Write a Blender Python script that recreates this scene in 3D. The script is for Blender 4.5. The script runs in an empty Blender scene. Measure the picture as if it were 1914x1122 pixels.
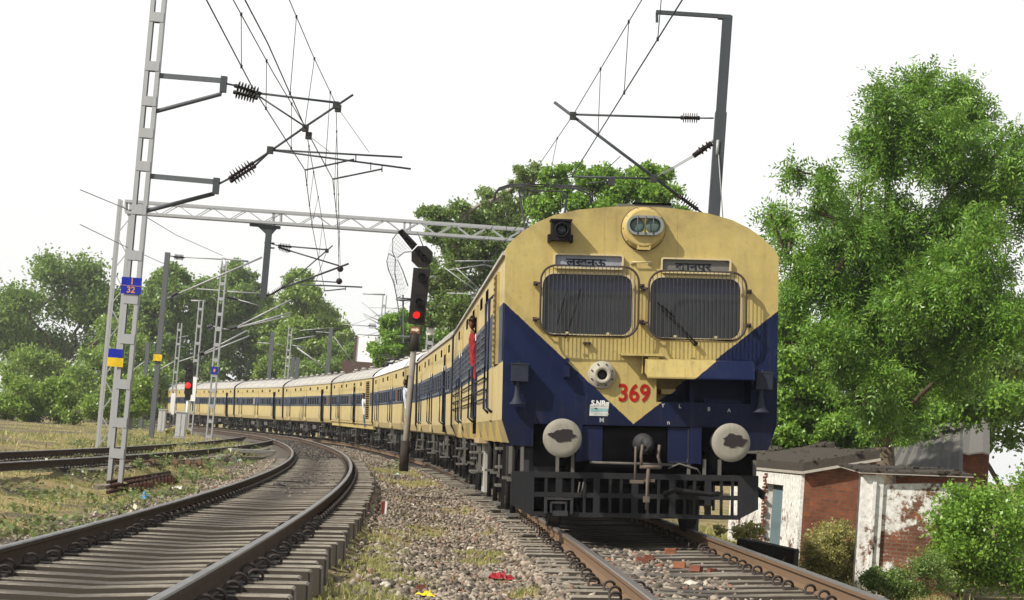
import bpy, bmesh, math, random
import numpy as np
from mathutils import Vector, Matrix
from mathutils.geometry import tessellate_polygon

random.seed(7); RNG = np.random.default_rng(7)
SC = bpy.context.scene
COL = SC.collection
R = math.radians

# ------------------------------------------------------------------ camera
F_PX, W_PX, H_PX = 3600.0, 1914, 1122
CAM_H, PITCH, ROLL = 0.9367, 0.07408845, 0.0766927
cam_d = bpy.data.cameras.new('camera'); cam = bpy.data.objects.new('camera', cam_d); COL.objects.link(cam)
cam_d.sensor_width = 36.0; cam_d.lens = F_PX / W_PX * 36.0
cam_d.clip_start = 0.1; cam_d.clip_end = 6000
cam.matrix_world = Matrix.Translation((0, 0, CAM_H)) @ Matrix.Rotation(math.pi/2 + PITCH, 4, 'X') @ Matrix.Rotation(ROLL, 4, 'Z')
SC.camera = cam
SC.render.resolution_x, SC.render.resolution_y = 1024, 600

def ray(px, py):
    U, V = px - W_PX/2, H_PX/2 - py
    c, s = math.cos(ROLL), math.sin(ROLL)
    u, v = U*c - V*s, U*s + V*c
    cp, sp = math.cos(PITCH), math.sin(PITCH)
    d = Vector((u, -v*sp + F_PX*cp, v*cp + F_PX*sp))
    return d / d.y
def at(px, py, Y):                 # the point at distance Y that the survey of the photograph gives
    return Vector((0, 0, CAM_H)) + ray(px, py)*Y
def gat(px, py, z):                # the same for a known height
    r = ray(px, py); return Vector((0, 0, CAM_H)) + r*((z - CAM_H)/r.z)

# ------------------------------------------------------------------ track alignment (x to the right, y away)
PC = (-2.39103, -0.01416, -0.62381e-3, 0.03936e-5, -0.13708e-7)
SPACING, CANT, HALF = 4.77003, 0.09706, 0.87
CA = CANT/1.74
def _cx(Y): return PC[0]+PC[1]*Y+PC[2]*Y**2+PC[3]*Y**3+PC[4]*Y**4
def _sl(Y): return PC[1]+2*PC[2]*Y+3*PC[3]*Y**2+4*PC[4]*Y**3
YC, ZC, Y_LOW = 140.0, 105.0, 6.0
def slope(Y): return _sl(min(max(Y, Y_LOW), YC))
def cx(Y):
    if Y > YC: return _cx(YC)+(Y-YC)*_sl(YC)
    if Y < Y_LOW: return _cx(Y_LOW)+(Y-Y_LOW)*_sl(Y_LOW)
    return _cx(Y)
def zt(Y):
    t = min(max(Y, 0), ZC) - 15
    return 0.0911e-2*t + 0.334e-4*t*t if t > 0 else 0.0911e-2*t
def track(Y, lat=0.0, z=0.0, t=1):  # t=0 left track, t=1 the train's track
    a = slope(Y); n = math.hypot(1, a); l = t*SPACING + lat - CA*z
    return Vector((cx(Y)+l/n, Y-l*a/n, zt(Y)-CANT/2+z+lat*CA))
def walk(Y, L):
    for k in range(60): Y += L/60/math.hypot(1, slope(Y))
    return Y

# ------------------------------------------------------------------ numpy value noise
_perm = np.random.default_rng(3).random((256, 256))
def vnoise(x, y, f=1.0):
    x = np.asarray(x, float)*f; y = np.asarray(y, float)*f
    xi, yi = np.floor(x).astype(int), np.floor(y).astype(int)
    xf, yf = x-xi, y-yi; u, v = xf*xf*(3-2*xf), yf*yf*(3-2*yf)
    g = lambda a, b: _perm[a % 256, b % 256]
    return (g(xi, yi)*(1-u)+g(xi+1, yi)*u)*(1-v)+(g(xi, yi+1)*(1-u)+g(xi+1, yi+1)*u)*v

# ------------------------------------------------------------------ mesh builder
class MB:
    def __init__(s): s.v = []; s.f = []; s.m = []; s.sm = []
    def add(s, verts, faces, mat=0, smooth=False):
        o = len(s.v); s.v += [tuple(p) for p in verts]
        for f in faces: s.f.append([i+o for i in f]); s.m.append(mat); s.sm.append(smooth)
        return s
    def box(s, c, d, mat=0, rz=0.0, M=None):
        x, y, z = d[0]/2, d[1]/2, d[2]/2
        vs = [Vector((a*x, b*y, e*z)) for a in (-1, 1) for b in (-1, 1) for e in (-1, 1)]
        if M is not None: vs = [M @ p for p in vs]
        elif rz: vs = [Matrix.Rotation(rz, 3, 'Z') @ p for p in vs]
        c = Vector(c)
        return s.add([p+c for p in vs], [(0,1,3,2),(4,6,7,5),(0,4,5,1),(2,3,7,6),(0,2,6,4),(1,5,7,3)], mat)
    def span(s, lo, hi, mat=0):
        return s.box([(a+b)/2 for a, b in zip(lo, hi)], [abs(b-a) for a, b in zip(lo, hi)], mat)
    def bar(s, a, b, w, h, mat=0, up=(0, 0, 1)):
        a, b = Vector(a), Vector(b); d = (b-a); L = d.length
        if L < 1e-6: return s
        d.normalize(); up = Vector(up)
        x = d.cross(up)
        if x.length < 1e-4: x = d.cross(Vector((1, 0, 0)))
        x.normalize(); u = x.cross(d)
        vs = []
        for p in (a, b):
            for i, j in ((-1,-1),(1,-1),(1,1),(-1,1)): vs.append(p + x*(i*w/2) + u*(j*h/2))
        return s.add(vs, [(0,1,2,3),(7,6,5,4),(0,4,5,1),(1,5,6,2),(2,6,7,3),(3,7,4,0)], mat)
    def tube(s, pts, r, n=8, mat=0, cap=True, smooth=True):
        pts = [Vector(p) for p in pts]; k = len(pts)
        rr = r if isinstance(r, (list, tuple)) else [r]*k
        vs = []; ref = None
        for i, p in enumerate(pts):
            d = (pts[min(i+1, k-1)]-pts[max(i-1, 0)])
            if d.length < 1e-9: d = Vector((0, 0, 1))
            d.normalize()
            if ref is None:
                ref = Vector((0, 0, 1)) if abs(d.z) < .9 else Vector((1, 0, 0))
            x = d.cross(ref)
            if x.length < 1e-4: x = d.cross(Vector((.3, 1, .2)))
            x.normalize(); y = d.cross(x); ref = -y if False else ref
            for j in range(n):
                a = 2*math.pi*j/n
                vs.append(p + (x*math.cos(a)+y*math.sin(a))*rr[i])
        fs = []
        for i in range(k-1):
            for j in range(n):
                q = (j+1) % n
                fs.append((i*n+j, i*n+q, (i+1)*n+q, (i+1)*n+j))
        s.add(vs, fs, mat, smooth)
        if cap:
            o = len(s.v)-len(vs)
            s.f.append([o+j for j in range(n)][::-1]); s.m.append(mat); s.sm.append(False)
            s.f.append([o+(k-1)*n+j for j in range(n)]); s.m.append(mat); s.sm.append(False)
        return s
    def lathe(s, c, axis, prof, n=24, mat=0, smooth=True, cap=True):  # prof: (distance along axis, radius)
        c, a = Vector(c), Vector(axis).normalized()
        ref = Vector((0, 0, 1)) if abs(a.z) < .9 else Vector((1, 0, 0))
        x = a.cross(ref).normalized(); y = a.cross(x)
        vs = [c+a*t+(x*math.cos(2*math.pi*j/n)+y*math.sin(2*math.pi*j/n))*r for t, r in prof for j in range(n)]
        fs = [(i*n+j, i*n+(j+1) % n, (i+1)*n+(j+1) % n, (i+1)*n+j) for i in range(len(prof)-1) for j in range(n)]
        s.add(vs, fs, mat, smooth)
        if cap:
            o = len(s.v)-len(vs)
            s.f.append([o+j for j in range(n)][::-1]); s.m.append(mat); s.sm.append(False)
            s.f.append([o+(len(prof)-1)*n+j for j in range(n)]); s.m.append(mat); s.sm.append(False)
        return s
    def sweep(s, prof, frames, mat=0, smooth=False, closed=True, cap=True):  # prof 2d points, frames: f(u,w)->point
        n = len(prof); vs = [fr(u, w) for fr in frames for u, w in prof]; fs = []
        for i in range(len(frames)-1):
            for j in range(n if closed else n-1):
                q = (j+1) % n
                fs.append((i*n+j, i*n+q, (i+1)*n+q, (i+1)*n+j))
        s.add(vs, fs, mat, smooth)
        if cap and closed:
            o = len(s.v)-len(vs)
            s.f.append([o+j for j in range(n)][::-1]); s.m.append(mat); s.sm.append(False)
            s.f.append([o+(len(frames)-1)*n+j for j in range(n)]); s.m.append(mat); s.sm.append(False)
        return s
    def plate(s, outer, holes, y0, y1, mat=0, swap=None):
        # flat plate in the XZ plane with holes, front at y0, back at y1
        loops = [[Vector((x, z, 0)) for x, z in l] for l in [outer]+holes]
        tris = tessellate_polygon(loops); flat = [p for l in loops for p in l]
        mk = swap or (lambda x, y, z: (x, y, z))
        n = len(flat)
        s.add([mk(p.x, y0, p.y) for p in flat]+[mk(p.x, y1, p.y) for p in flat],
              [tuple(t) for t in tris]+[tuple(i+n for i in t[::-1]) for t in tris], mat)
        o = len(s.v)-2*n; k = 0
        for l in loops:
            m = len(l)
            for j in range(m):
                q = (j+1) % m
                s.f.append([o+k+j, o+k+q, o+n+k+q, o+n+k+j]); s.m.append(mat); s.sm.append(False)
            k += m
        return s
    def mesh(s, name, mats, fix=True):
        me = bpy.data.meshes.new(name); me.from_pydata(s.v, [], s.f); me.update()
        for m in (mats if isinstance(mats, (list, tuple)) else [mats]): me.materials.append(m)
        me.polygons.foreach_set('material_index', s.m); me.polygons.foreach_set('use_smooth', s.sm)
        if fix and len(s.f) < 60000:
            bm = bmesh.new(); bm.from_mesh(me); bmesh.ops.recalc_face_normals(bm, faces=bm.faces); bm.to_mesh(me); bm.free()
        me.update(); return me
    def build(s, name, mats, parent=None, fix=True):
        o = bpy.data.objects.new(name, s.mesh(name, mats, fix)); COL.objects.link(o)
        if parent is not None: o.parent = parent
        return o

def tag(o, label=None, cat=None, group=None, kind=None):
    if label: o['label'] = label
    if cat: o['category'] = cat
    if group: o['group'] = group
    if kind: o['kind'] = kind
    return o
def thing(name, label, cat, loc=(0, 0, 0), rz=0.0, group=None, M=None):
    o = bpy.data.objects.new(name, None); COL.objects.link(o); o.empty_display_size = .3
    if M is not None: o.matrix_world = M
    else: o.location = loc; o.rotation_euler = (0, 0, rz)
    return tag(o, label, cat, group)
def part(name, me, parent):
    o = bpy.data.objects.new(name, me); COL.objects.link(o); o.parent = parent; return o
def big_mesh(name, V, Fc, mats, smooth=False):      # from numpy arrays, faces all of one size
    me = bpy.data.meshes.new(name); nv, nf, k = len(V), len(Fc), Fc.shape[1]
    me.vertices.add(nv); me.vertices.foreach_set('co', np.ascontiguousarray(V, np.float32).ravel())
    me.loops.add(nf*k); me.loops.foreach_set('vertex_index', np.ascontiguousarray(Fc, np.int32).ravel())
    me.polygons.add(nf); me.polygons.foreach_set('loop_start', np.arange(0, nf*k, k, dtype=np.int32))
    me.polygons.foreach_set('loop_total', np.full(nf, k, np.int32))
    if smooth: me.polygons.foreach_set('use_smooth', np.ones(nf, bool))
    for m in (mats if isinstance(mats, (list, tuple)) else [mats]): me.materials.append(m)
    me.update(calc_edges=True); me.validate(); return me
def lettering(name, body, size, mat, parent, loc, rot=(math.pi/2, 0, 0), bold=0.0, depth=0.002, align='CENTER', sx=1.0):
    c = bpy.data.curves.new(name, 'FONT'); c.body = body; c.size = size; c.offset = bold; c.extrude = depth
    c.align_x = align; c.align_y = 'CENTER'; c.resolution_u = 4
    o = bpy.data.objects.new(name, c); COL.objects.link(o)
    bpy.context.view_layer.update()
    me = bpy.data.meshes.new_from_object(o.evaluated_get(bpy.context.evaluated_depsgraph_get()))
    bpy.data.objects.remove(o); me.materials.clear(); me.materials.append(mat)
    p = part(name, me, parent); p.location = loc; p.rotation_euler = rot; p.scale = (sx, 1, 1)
    return p

# ------------------------------------------------------------------ materials
class NT:
    def __init__(s, name):
        s.mat = bpy.data.materials.new(name); s.mat.use_nodes = True
        s.t = s.mat.node_tree; s.n = s.t.nodes; s.l = s.t.links
        s.b = s.n['Principled BSDF']; s.out = s.n['Material Output']
    def nd(s, typ, **kw):
        x = s.n.new(typ)
        for k, v in kw.items(): setattr(x, k, v)
        return x
    def put(s, sock, v):
        if hasattr(v, 'links') or isinstance(v, bpy.types.NodeSocket): s.l.new(v, sock)
        else: sock.default_value = v
    def co(s, which='Object'): return s.nd('ShaderNodeTexCoord').outputs[which]
    def scale(s, vec, sc):
        m = s.nd('ShaderNodeMapping'); s.l.new(vec, m.inputs[0]); m.inputs['Scale'].default_value = sc; return m.outputs[0]
    def noise(s, vec, sc, detail=4, rough=.55, out='Fac'):
        x = s.nd('ShaderNodeTexNoise'); s.l.new(vec, x.inputs['Vector']); x.inputs['Scale'].default_value = sc
        x.inputs['Detail'].default_value = detail; x.inputs['Roughness'].default_value = rough; return x.outputs[out]
    def ramp(s, fac, stops, interp='LINEAR'):
        x = s.nd('ShaderNodeValToRGB'); s.put(x.inputs[0], fac); e = x.color_ramp.elements; x.color_ramp.interpolation = interp
        while len(e) < len(stops): e.new(.5)
        for i, (p, c) in enumerate(stops):
            e[i].position = p; e[i].color = tuple(c)+(1,) if len(c) == 3 else c
        return x.outputs[0]
    def fr(s, fac, a, b, lo=0.0, hi=1.0):
        x = s.nd('ShaderNodeMapRange'); s.put(x.inputs[0], fac)
        for i, v in zip((1, 2, 3, 4), (a, b, lo, hi)): x.inputs[i].default_value = v
        return x.outputs[0]
    def mix(s, fac, a, b, mode='MIX'):
        x = s.nd('ShaderNodeMix', data_type='RGBA', blend_type=mode)
        s.put(x.inputs[0], fac)
        for sock, v in ((x.inputs[6], a), (x.inputs[7], b)):
            if isinstance(v, (tuple, list)) and len(v) == 3: v = tuple(v)+(1,)
            s.put(sock, v)
        return x.outputs[2]
    def math(s, op, a, b=0.0, c=None):
        x = s.nd('ShaderNodeMath', operation=op); s.put(x.inputs[0], a); s.put(x.inputs[1], b)
        if c is not None: s.put(x.inputs[2], c)
        return x.outputs[0]
    def xyz(s, vec):
        x = s.nd('ShaderNodeSeparateXYZ'); s.l.new(vec, x.inputs[0]); return x.outputs
    def isl(s): return s.nd('ShaderNodeNewGeometry').outputs['Random Per Island']
    def rnd(s): return s.nd('ShaderNodeObjectInfo').outputs['Random']
    def bump(s, h, strength=.3, dist=.02):
        x = s.nd('ShaderNodeBump'); x.inputs['Strength'].default_value = strength; x.inputs['Distance'].default_value = dist
        s.l.new(h, x.inputs['Height']); s.l.new(x.outputs[0], s.b.inputs['Normal'])
    def fin(s, color, rough=.6, metal=0.0, spec=.16):
        if isinstance(color, (tuple, list)) and len(color) == 3: color = tuple(color)+(1,)
        s.put(s.b.inputs['Base Color'], color); s.put(s.b.inputs['Roughness'], rough); s.b.inputs['Metallic'].default_value = metal
        if spec is not None: s.b.inputs['Specular IOR Level'].default_value = spec
        return s.mat

def m_paint(name, col, dirt=(.06, .05, .04), amt=.5, sc=3.0, rough=.5, streak=True, metal=0.0, rust=0.0, bump=.06):
    t = NT(name); v = t.co()
    n1 = t.noise(v, sc, 6, .65); n2 = t.noise(v, sc*9, 4, .6)
    c = t.mix(t.fr(n1, .35, .75, 0, amt*.55), col, tuple(a*.72+b*.28 for a, b in zip(col, dirt)))
    if streak:
        n3 = t.noise(t.scale(v, (7, 7, .7)), 2.0, 5, .6)
        c = t.mix(t.fr(n3, .52, .8, 0, amt*.6), c, dirt)
    c = t.mix(t.fr(n2, .62, .74, 0, amt*.7), c, dirt)
    if rust:
        n4 = t.noise(v, sc*2.3, 6, .7); c = t.mix(t.fr(n4, .6-.2*rust, .72, 0, .9*rust), c, (.11, .045, .02))
    t.bump(n2, bump, .01)
    return t.fin(c, t.fr(n1, .3, .8, rough-.08, rough+.15), metal)
def m_flat(name, col, rough=.7, metal=0.0, var=.25, sc=6.0):
    t = NT(name); n = t.noise(t.co(), sc, 5, .6)
    c = t.mix(t.fr(n, .3, .75, 0, 1), tuple(a*(1-var) for a in col), tuple(min(1, a*(1+var*.6)) for a in col))
    return t.fin(c, rough, metal)
def m_emit(name, col, st):
    t = NT(name); t.fin(col, .4); t.b.inputs['Emission Color'].default_value = tuple(col)+(1,); t.b.inputs['Emission Strength'].default_value = st
    return t.mat
def m_leaf(name, a, b, c, trans=.35, rough=.38):
    trans *= .72; a, b, c = (tuple(x*1.22 for x in q) for q in (a, b, c))
    t = NT(name); r = t.isl(); col = t.ramp(r, [(0, a), (.55, b), (1, c)])
    t.fin(col, rough, spec=.36)
    tr = t.nd('ShaderNodeBsdfTranslucent'); t.l.new(t.mix(.5, col, tuple(min(1, x*1.6) for x in c)), tr.inputs[0])
    mx = t.nd('ShaderNodeMixShader'); mx.inputs[0].default_value = trans
    t.l.new(t.b.outputs[0], mx.inputs[1]); t.l.new(tr.outputs[0], mx.inputs[2]); t.l.new(mx.outputs[0], t.out.inputs[0])
    return t.mat

YEL = (.50, .335, .115); NAVY = (.0055, .0105, .040); BAND = (.042, .053, .078)
M = {}
M['steel_dark'] = m_paint('dark_steel', (.030, .032, .036), (.10, .085, .065), .6, 4, .6, rust=.25)
M['under'] = m_paint('underframe_grime', (.012, .0115, .0115), (.05, .042, .034), .6, 5, .8, rust=.2)
M['under_pale'] = m_paint('pale_grey_iron', (.12, .115, .105), (.04, .035, .03), .8, 6, .75)  # paler grey than the underframe, for treads, clamps and rods
M['cow'] = m_paint('cowcatcher_black_paint', (.016, .017, .0195), (.065, .057, .045), .5, 5, .65)
M['black'] = m_flat('black_rubber', (.012, .012, .013), .7)
M['void'] = m_flat('interior_shade_black', (.005, .005, .006), 1.0); M['void'].node_tree.nodes['Principled BSDF'].inputs['Specular IOR Level'].default_value = 0  # flat near-black that paints the shade inside doorways, vents and recesses
M['rail_side'] = m_paint('rusty_rail_side', (.16, .105, .065), (.05, .035, .025), .8, 7, .8, streak=False, bump=.2)
M['rail_side_shaded'] = m_paint('shaded_rail_side', (.075, .050, .034), (.025, .02, .017), .8, 7, .85, streak=False, bump=.2)  # darker copy of the rust, with the shade of the unlit flank painted in
M['rail_top'] = m_paint('polished_rail_head', (.20, .19, .18), (.08, .06, .045), .5, 3, .42, streak=False, metal=.6, bump=.03)
M['clip'] = m_flat('rail_clip_iron', (.055, .045, .04), .7)
M['galv'] = m_paint('galvanised_steel', (.33, .34, .35), (.14, .12, .10), .4, 4, .55, metal=.3)
M['galv_dark'] = m_paint('weathered_steel', (.10, .11, .12), (.06, .05, .045), .5, 4, .6, metal=.3)
M['mast_dark'] = m_paint('dark_grey_mast_steel', (.055, .062, .07), (.03, .03, .03), .5, 3, .55, metal=.2)
M['wire'] = m_flat('overhead_copper_wire', (.035, .03, .028), .6, .5)
M['insul'] = m_flat('brown_porcelain', (.018, .012, .012), .25)
M['white'] = m_paint('white_paint', (.72, .72, .70), (.25, .22, .18), .5, 5, .6)
M['cream_white'] = m_paint('buffer_white_paint', (.245, .232, .19), (.085, .068, .05), .9, 6, .6, bump=.15)
M['grease'] = m_flat('old_brown_grease', (.028, .023, .024), .55)
M['red'] = m_flat('red_lettering_paint', (.32, .010, .008), .5)
M['blue_sign'] = m_flat('blue_enamel', (.010, .022, .30), .4)
M['orange'] = m_flat('orange_lettering_paint', (.55, .24, .05), .5)
M['yellow_sign'] = m_flat('yellow_paint', (.62, .42, .02), .5)
M['red_lamp'] = m_emit('lit_red_lamp', (.9, .02, .015), 1.0)
M['lens'] = m_flat('dark_glass_lens', (.02, .025, .03), .08)
# ================================================================== GROUND, TRACKS, BALLAST, GRASS
def prof(u):
    us = [-600, -40, -12, -6, -3.2, -2.2, -1.55, -1.42, 1.42, 1.56, 2.2, 2.75, 3.1, 3.35, 6.15, 6.5, 7.1, 8.2, 9.2, 30, 600]
    zs = [-.7, -.65, -.42, -.40, -.47, -.44, -.33, -.25, -.25, -.40, -.44, -.40, -.33, -.25, -.25, -.36, -.75, -1.28, -1.40, -1.45, -1.5]
    return np.interp(u, us, zs)
def tilt(u):
    us = [-8, -1.6, 1.6, 3.2, 6.4, 10]
    a, b, m = -CANT/2-1.6*CA, -CANT/2+1.6*CA, -CANT/2
    return np.interp(u, us, [m, a, b, a, b, m])
def bed_fill(u, Y):   # the left track's ballast is low close by and level with the sleepers further off
    return np.where(np.abs(u) < 1.5, np.interp(Y, [18, 34], [-.11, .035]), 0) + np.where((np.abs(u) >= 1.3) & (np.abs(u) < 1.62), np.interp(Y, [17, 40], [-.06, .0]), 0) + np.where(np.abs(u-SPACING) < 1.5, .035, 0)
_cxv = np.vectorize(cx); _ztv = np.vectorize(zt)
def ground_z(u, Y):
    u = np.asarray(u, float); Y = np.asarray(Y, float)
    z = _ztv(Y) + prof(u) + tilt(u) + bed_fill(u, Y)
    x = _cxv(Y)+u
    edge = np.clip((np.abs(u-SPACING/2)-4.2)/3, 0, 1)
    tb = (Y-45.6)/(104-45.6); ub = -10.0-1.2*tb-1.75*tb*tb-_cxv(Y); wb = np.clip(2.2-np.abs(u-ub)*1.15, 0, 1)*np.clip((100-Y)/8, 0, 1)*np.clip((Y-15)/5, 0, 1)*np.clip((-1.6-u)/.5, 0, 1)
    z = z*(1-wb)+wb*(_ztv(Y)-.14-.20)
    mid = np.exp(-((u-2.45)/.7)**2)
    z = z + (vnoise(x, Y, .9)-.5)*(.10*edge+.10*mid) + (vnoise(x, Y, .17)-.5)*.35*edge + (vnoise(x+40, Y, 3.1)-.5)*(.05*edge+.05*mid+.012)
    return z
def gpt(px, py, Y0=None):          # ground point seen at a pixel
    Y = 30.0
    lo, hi = 7.0, 400.0
    for k in range(60):
        Y = (lo+hi)/2; p = at(px, py, Y)
        if p.z > float(ground_z(p.x-cx(Y), Y)): lo = Y
        else: hi = Y
    return at(px, py, Y)
def on_ground(x, y): return Vector((x, y, float(ground_z(x-cx(y), y))))

ys = np.concatenate([np.arange(-4, 60, .22), np.arange(60, 150, 1.0), np.geomspace(150, 2500, 36)])
us = np.concatenate([-np.geomspace(600, 6.2, 34), np.arange(-6, 9.6, .13), np.geomspace(9.8, 600, 34)])
UU, YY = np.meshgrid(us, ys)
ZZ = ground_z(UU, YY); XX = _cxv(YY)+UU
V = np.stack([XX, YY, ZZ], -1).reshape(-1, 3); nr, nc = UU.shape
I = np.arange(nr*nc).reshape(nr, nc)
Fc = np.stack([I[:-1, :-1], I[:-1, 1:], I[1:, 1:], I[1:, :-1]], -1).reshape(-1, 4)

# where grass grows (1) and where stones lie (0), as patches with ragged outlines
GP = [(600, 1105, .9, 1.3), (660, 1075, .75, 1.2), (560, 1118, .7, .7), (430, 1105, .45, .8), (690, 1112, .5, .6), (470, 1092, .5, 1.3), (560, 1085, .5, 1.1), (720, 1005, .42, 1.6), (800, 1000, .35, 1.6), (690, 1035, .38, 1.1),
      (760, 905, .7, 4.5), (830, 900, .5, 4.0), (720, 880, .7, 6.0), (790, 880, .5, 5.0), (860, 955, .4, 1.8), (930, 990, .28, 1.0), (1000, 1110, .3, .5), (900, 1040, .3, 1.0), (660, 995, .4, 1.5)]
GPW = [(gpt(px, py), a, b) for px, py, a, b in GP]
def grassy(x, y):
    g = np.zeros_like(x)
    for p, a, b in GPW:
        d = ((x-p.x)/a)**2+((y-p.y)/b)**2
        g = np.maximum(g, np.clip(1.5-d, 0, 1))
    return g
def zone(u, Y, x):
    w = vnoise(x, Y, 1.7)-.5; w2 = vnoise(x, Y, .35)-.5
    grass = np.clip((-u-2.2+w*1.2+w2*.8)*1.4, 0, 1)
    grass = grass*np.where(u < 0, np.clip((vnoise(x, Y, .45)*.55+vnoise(x+5, Y, 1.9)*.45-.33)*5, .12, 1), 1)
    grass = np.maximum(grass, np.clip((u-6.9+w*.8)*1.6, 0, 1))
    grass = np.maximum(grass, np.clip(grassy(x, Y)+w*1.1, 0, 1)*np.where((u > 1.45) & (u < 3.3) | (np.abs(u-1.5) < .7), 1, 0))
    oil = np.where(np.abs(u) < 1.5, np.clip(1-np.abs(u+.1)/.75+w*.9, 0, 1)*np.interp(Y, [12, 30, 45, 70, 100], [.4, .6, 1, 1, .5]), 0)
    oil = np.maximum(oil, np.where(np.abs(u) < 1.62, np.interp(Y, [14, 26], [.75, 0]), 0))  # painted shade: near bed darkened so the gaps between sleepers look deep
    oil = np.maximum(oil, np.where((np.abs(u-SPACING) < 1.3) & (Y > 21), .9, 0))  # painted shade: bed beneath the train darkened to look shadowed
    return grass, oil
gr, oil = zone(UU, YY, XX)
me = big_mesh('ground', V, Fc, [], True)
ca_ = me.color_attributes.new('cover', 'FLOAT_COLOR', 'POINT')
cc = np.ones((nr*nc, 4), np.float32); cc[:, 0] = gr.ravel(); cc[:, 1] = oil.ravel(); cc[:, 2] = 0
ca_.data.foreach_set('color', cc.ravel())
t = NT('ground_soil'); v = t.co(); att = t.nd('ShaderNodeAttribute', attribute_name='cover'); s_ = t.nd('ShaderNodeSeparateColor'); t.l.new(att.outputs['Color'], s_.inputs[0])
n1 = t.noise(v, 1.3, 6, .65); n2 = t.noise(v, 28, 5, .6); vo = t.nd('ShaderNodeTexVoronoi'); t.l.new(v, vo.inputs['Vector']); vo.inputs['Scale'].default_value = 24
grav = t.ramp(n2, [(.3, (.065, .055, .045)), (.5, (.155, .135, .11)), (.72, (.28, .245, .205))])
grav = t.mix(t.fr(vo.outputs['Distance'], .0, .5, 0, .65), grav, (.05, .042, .035))
dry = t.ramp(n1, [(.28, (.10, .11, .03)), (.42, (.19, .165, .065)), (.52, (.33, .25, .125)), (.60, (.36, .27, .14)), (.66, (.17, .155, .055)), (.78, (.09, .115, .025))])
dry = t.mix(t.fr(n2, .4, .7, 0, .55), dry, (.08, .085, .025))
col = t.mix(s_.outputs[0], grav, dry)
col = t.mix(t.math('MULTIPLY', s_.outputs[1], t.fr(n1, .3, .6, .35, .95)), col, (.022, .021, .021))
t.bump(n2, .7, .05); t.fin(col, .95, spec=.15); me.materials.append(t.mat)
g = bpy.data.objects.new('ground', me); COL.objects.link(g); tag(g, kind='structure')

# ------------------------------------------------------------------ rails and sleepers
RAIL = [(-.0675, -.156), (.0675, -.156), (.0675, -.147), (.0125, -.128), (.0125, -.052), (.035, -.040), (.037, -.010), (.028, 0), (-.028, 0), (-.037, -.010), (-.035, -.040), (-.0125, -.052), (-.0125, -.128), (-.0675, -.147)]
def rail_mesh(curve, ys, lat):
    b = MB()
    def fr(Y):
        return lambda u, w: curve(Y, lat+u, w)
    n = len(RAIL)
    b.sweep(RAIL, [fr(Y) for Y in ys])
    k = len(ys)-1
    for i in range(k):
        for j in (6, 7, 8): b.m[i*n+j] = 1
    return b
def sleeper_mesh():
    b = MB(); st = [(-1.375, -.172, .085), (-1.36, -.160, .092), (-.87, -.156, .095), (-.45, -.168, .085), (0, -.185, .080), (.45, -.168, .085), (.87, -.156, .095), (1.36, -.160, .092), (1.375, -.172, .085)]
    fr = []
    for x, zt_, w in st:
        fr.append((lambda x, zt_, w: (lambda u, k: Vector((x, u*w*1.12*(1.0 if k else 1.3), (zt_ if k == 1 else zt_-.006 if k == 2 else -.38)))))(x, zt_, w))
    prof_ = [(-1, 0), (1, 0), (1.1, 2), (.93, 1), (-.93, 1), (-1.1, 2)]
    b.sweep(prof_, fr)
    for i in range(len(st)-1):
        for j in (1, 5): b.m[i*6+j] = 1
    return b
def clip_mesh():
    b = MB()
    pts = []
    for k in range(15):
        a = -0.35*math.pi + 1.85*math.pi*k/14
        pts.append((.020*math.sin(2*a)+.030, -.052+.104*k/14+.0, 0.026+.040*math.sin(a)))
    pts = [(.055-.05*math.cos(a)*1.0, -.045+.09*k/12, .015+.047*math.sin(a)) for k, a in enumerate([(-.25+1.6*i/12)*math.pi for i in range(13)])]
    b.tube(pts, .0125, 6)
    b.box((.02, 0, -.012), (.10, .10, .026))
    return b
def m_sleeper():
    t = NT('concrete_sleeper'); v = t.co(); n = t.noise(v, 4, 6, .65); n2 = t.noise(v, 40, 4, .6)
    c = t.ramp(n, [(.3, (.095, .082, .064)), (.5, (.24, .212, .17)), (.75, (.38, .34, .28))])
    c = t.mix(t.fr(n2, .45, .7, 0, .5), c, (.09, .08, .065))
    c = t.mix(t.fr(t.rnd(), 0, 1, 0, .6), c, (.12, .105, .085)); st_ = t.noise(t.scale(v, (1.2, 3, 3)), 2.4, 6, .7); c = t.mix(t.fr(st_, .52, .68, 0, .75), c, (.055, .048, .04)); c = t.mix(t.fr(t.noise(v, 17, 5, .7), .60, .68, 0, .6), c, (.42, .38, .31))
    z = t.xyz(v)[0]
    oil = t.math('SUBTRACT', .62, t.math('ABSOLUTE', t.math('ADD', z, .1)))
    c = t.mix(t.fr(t.math('ADD', oil, t.fr(t.noise(v, 1.6, 3), .3, .7, -.5, .5)), .1, .8, 0, .75), c, (.045, .043, .042))
    t.bump(n2, .5, .02); return t.fin(c, .95, spec=.2)
M['sleeper'] = m_sleeper()
M['sleeper_side'] = m_paint('shade_dark_sleeper_side', (.055, .047, .038), (.02, .018, .016), .6, 9, .95, streak=False)  # sides darker than the tops, painting in the shade between sleepers
SL_ME = sleeper_mesh().mesh('sleeper', [M['sleeper'], M['sleeper_side']]); CL_ME = clip_mesh().mesh('rail_clip', [M['clip']])

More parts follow.
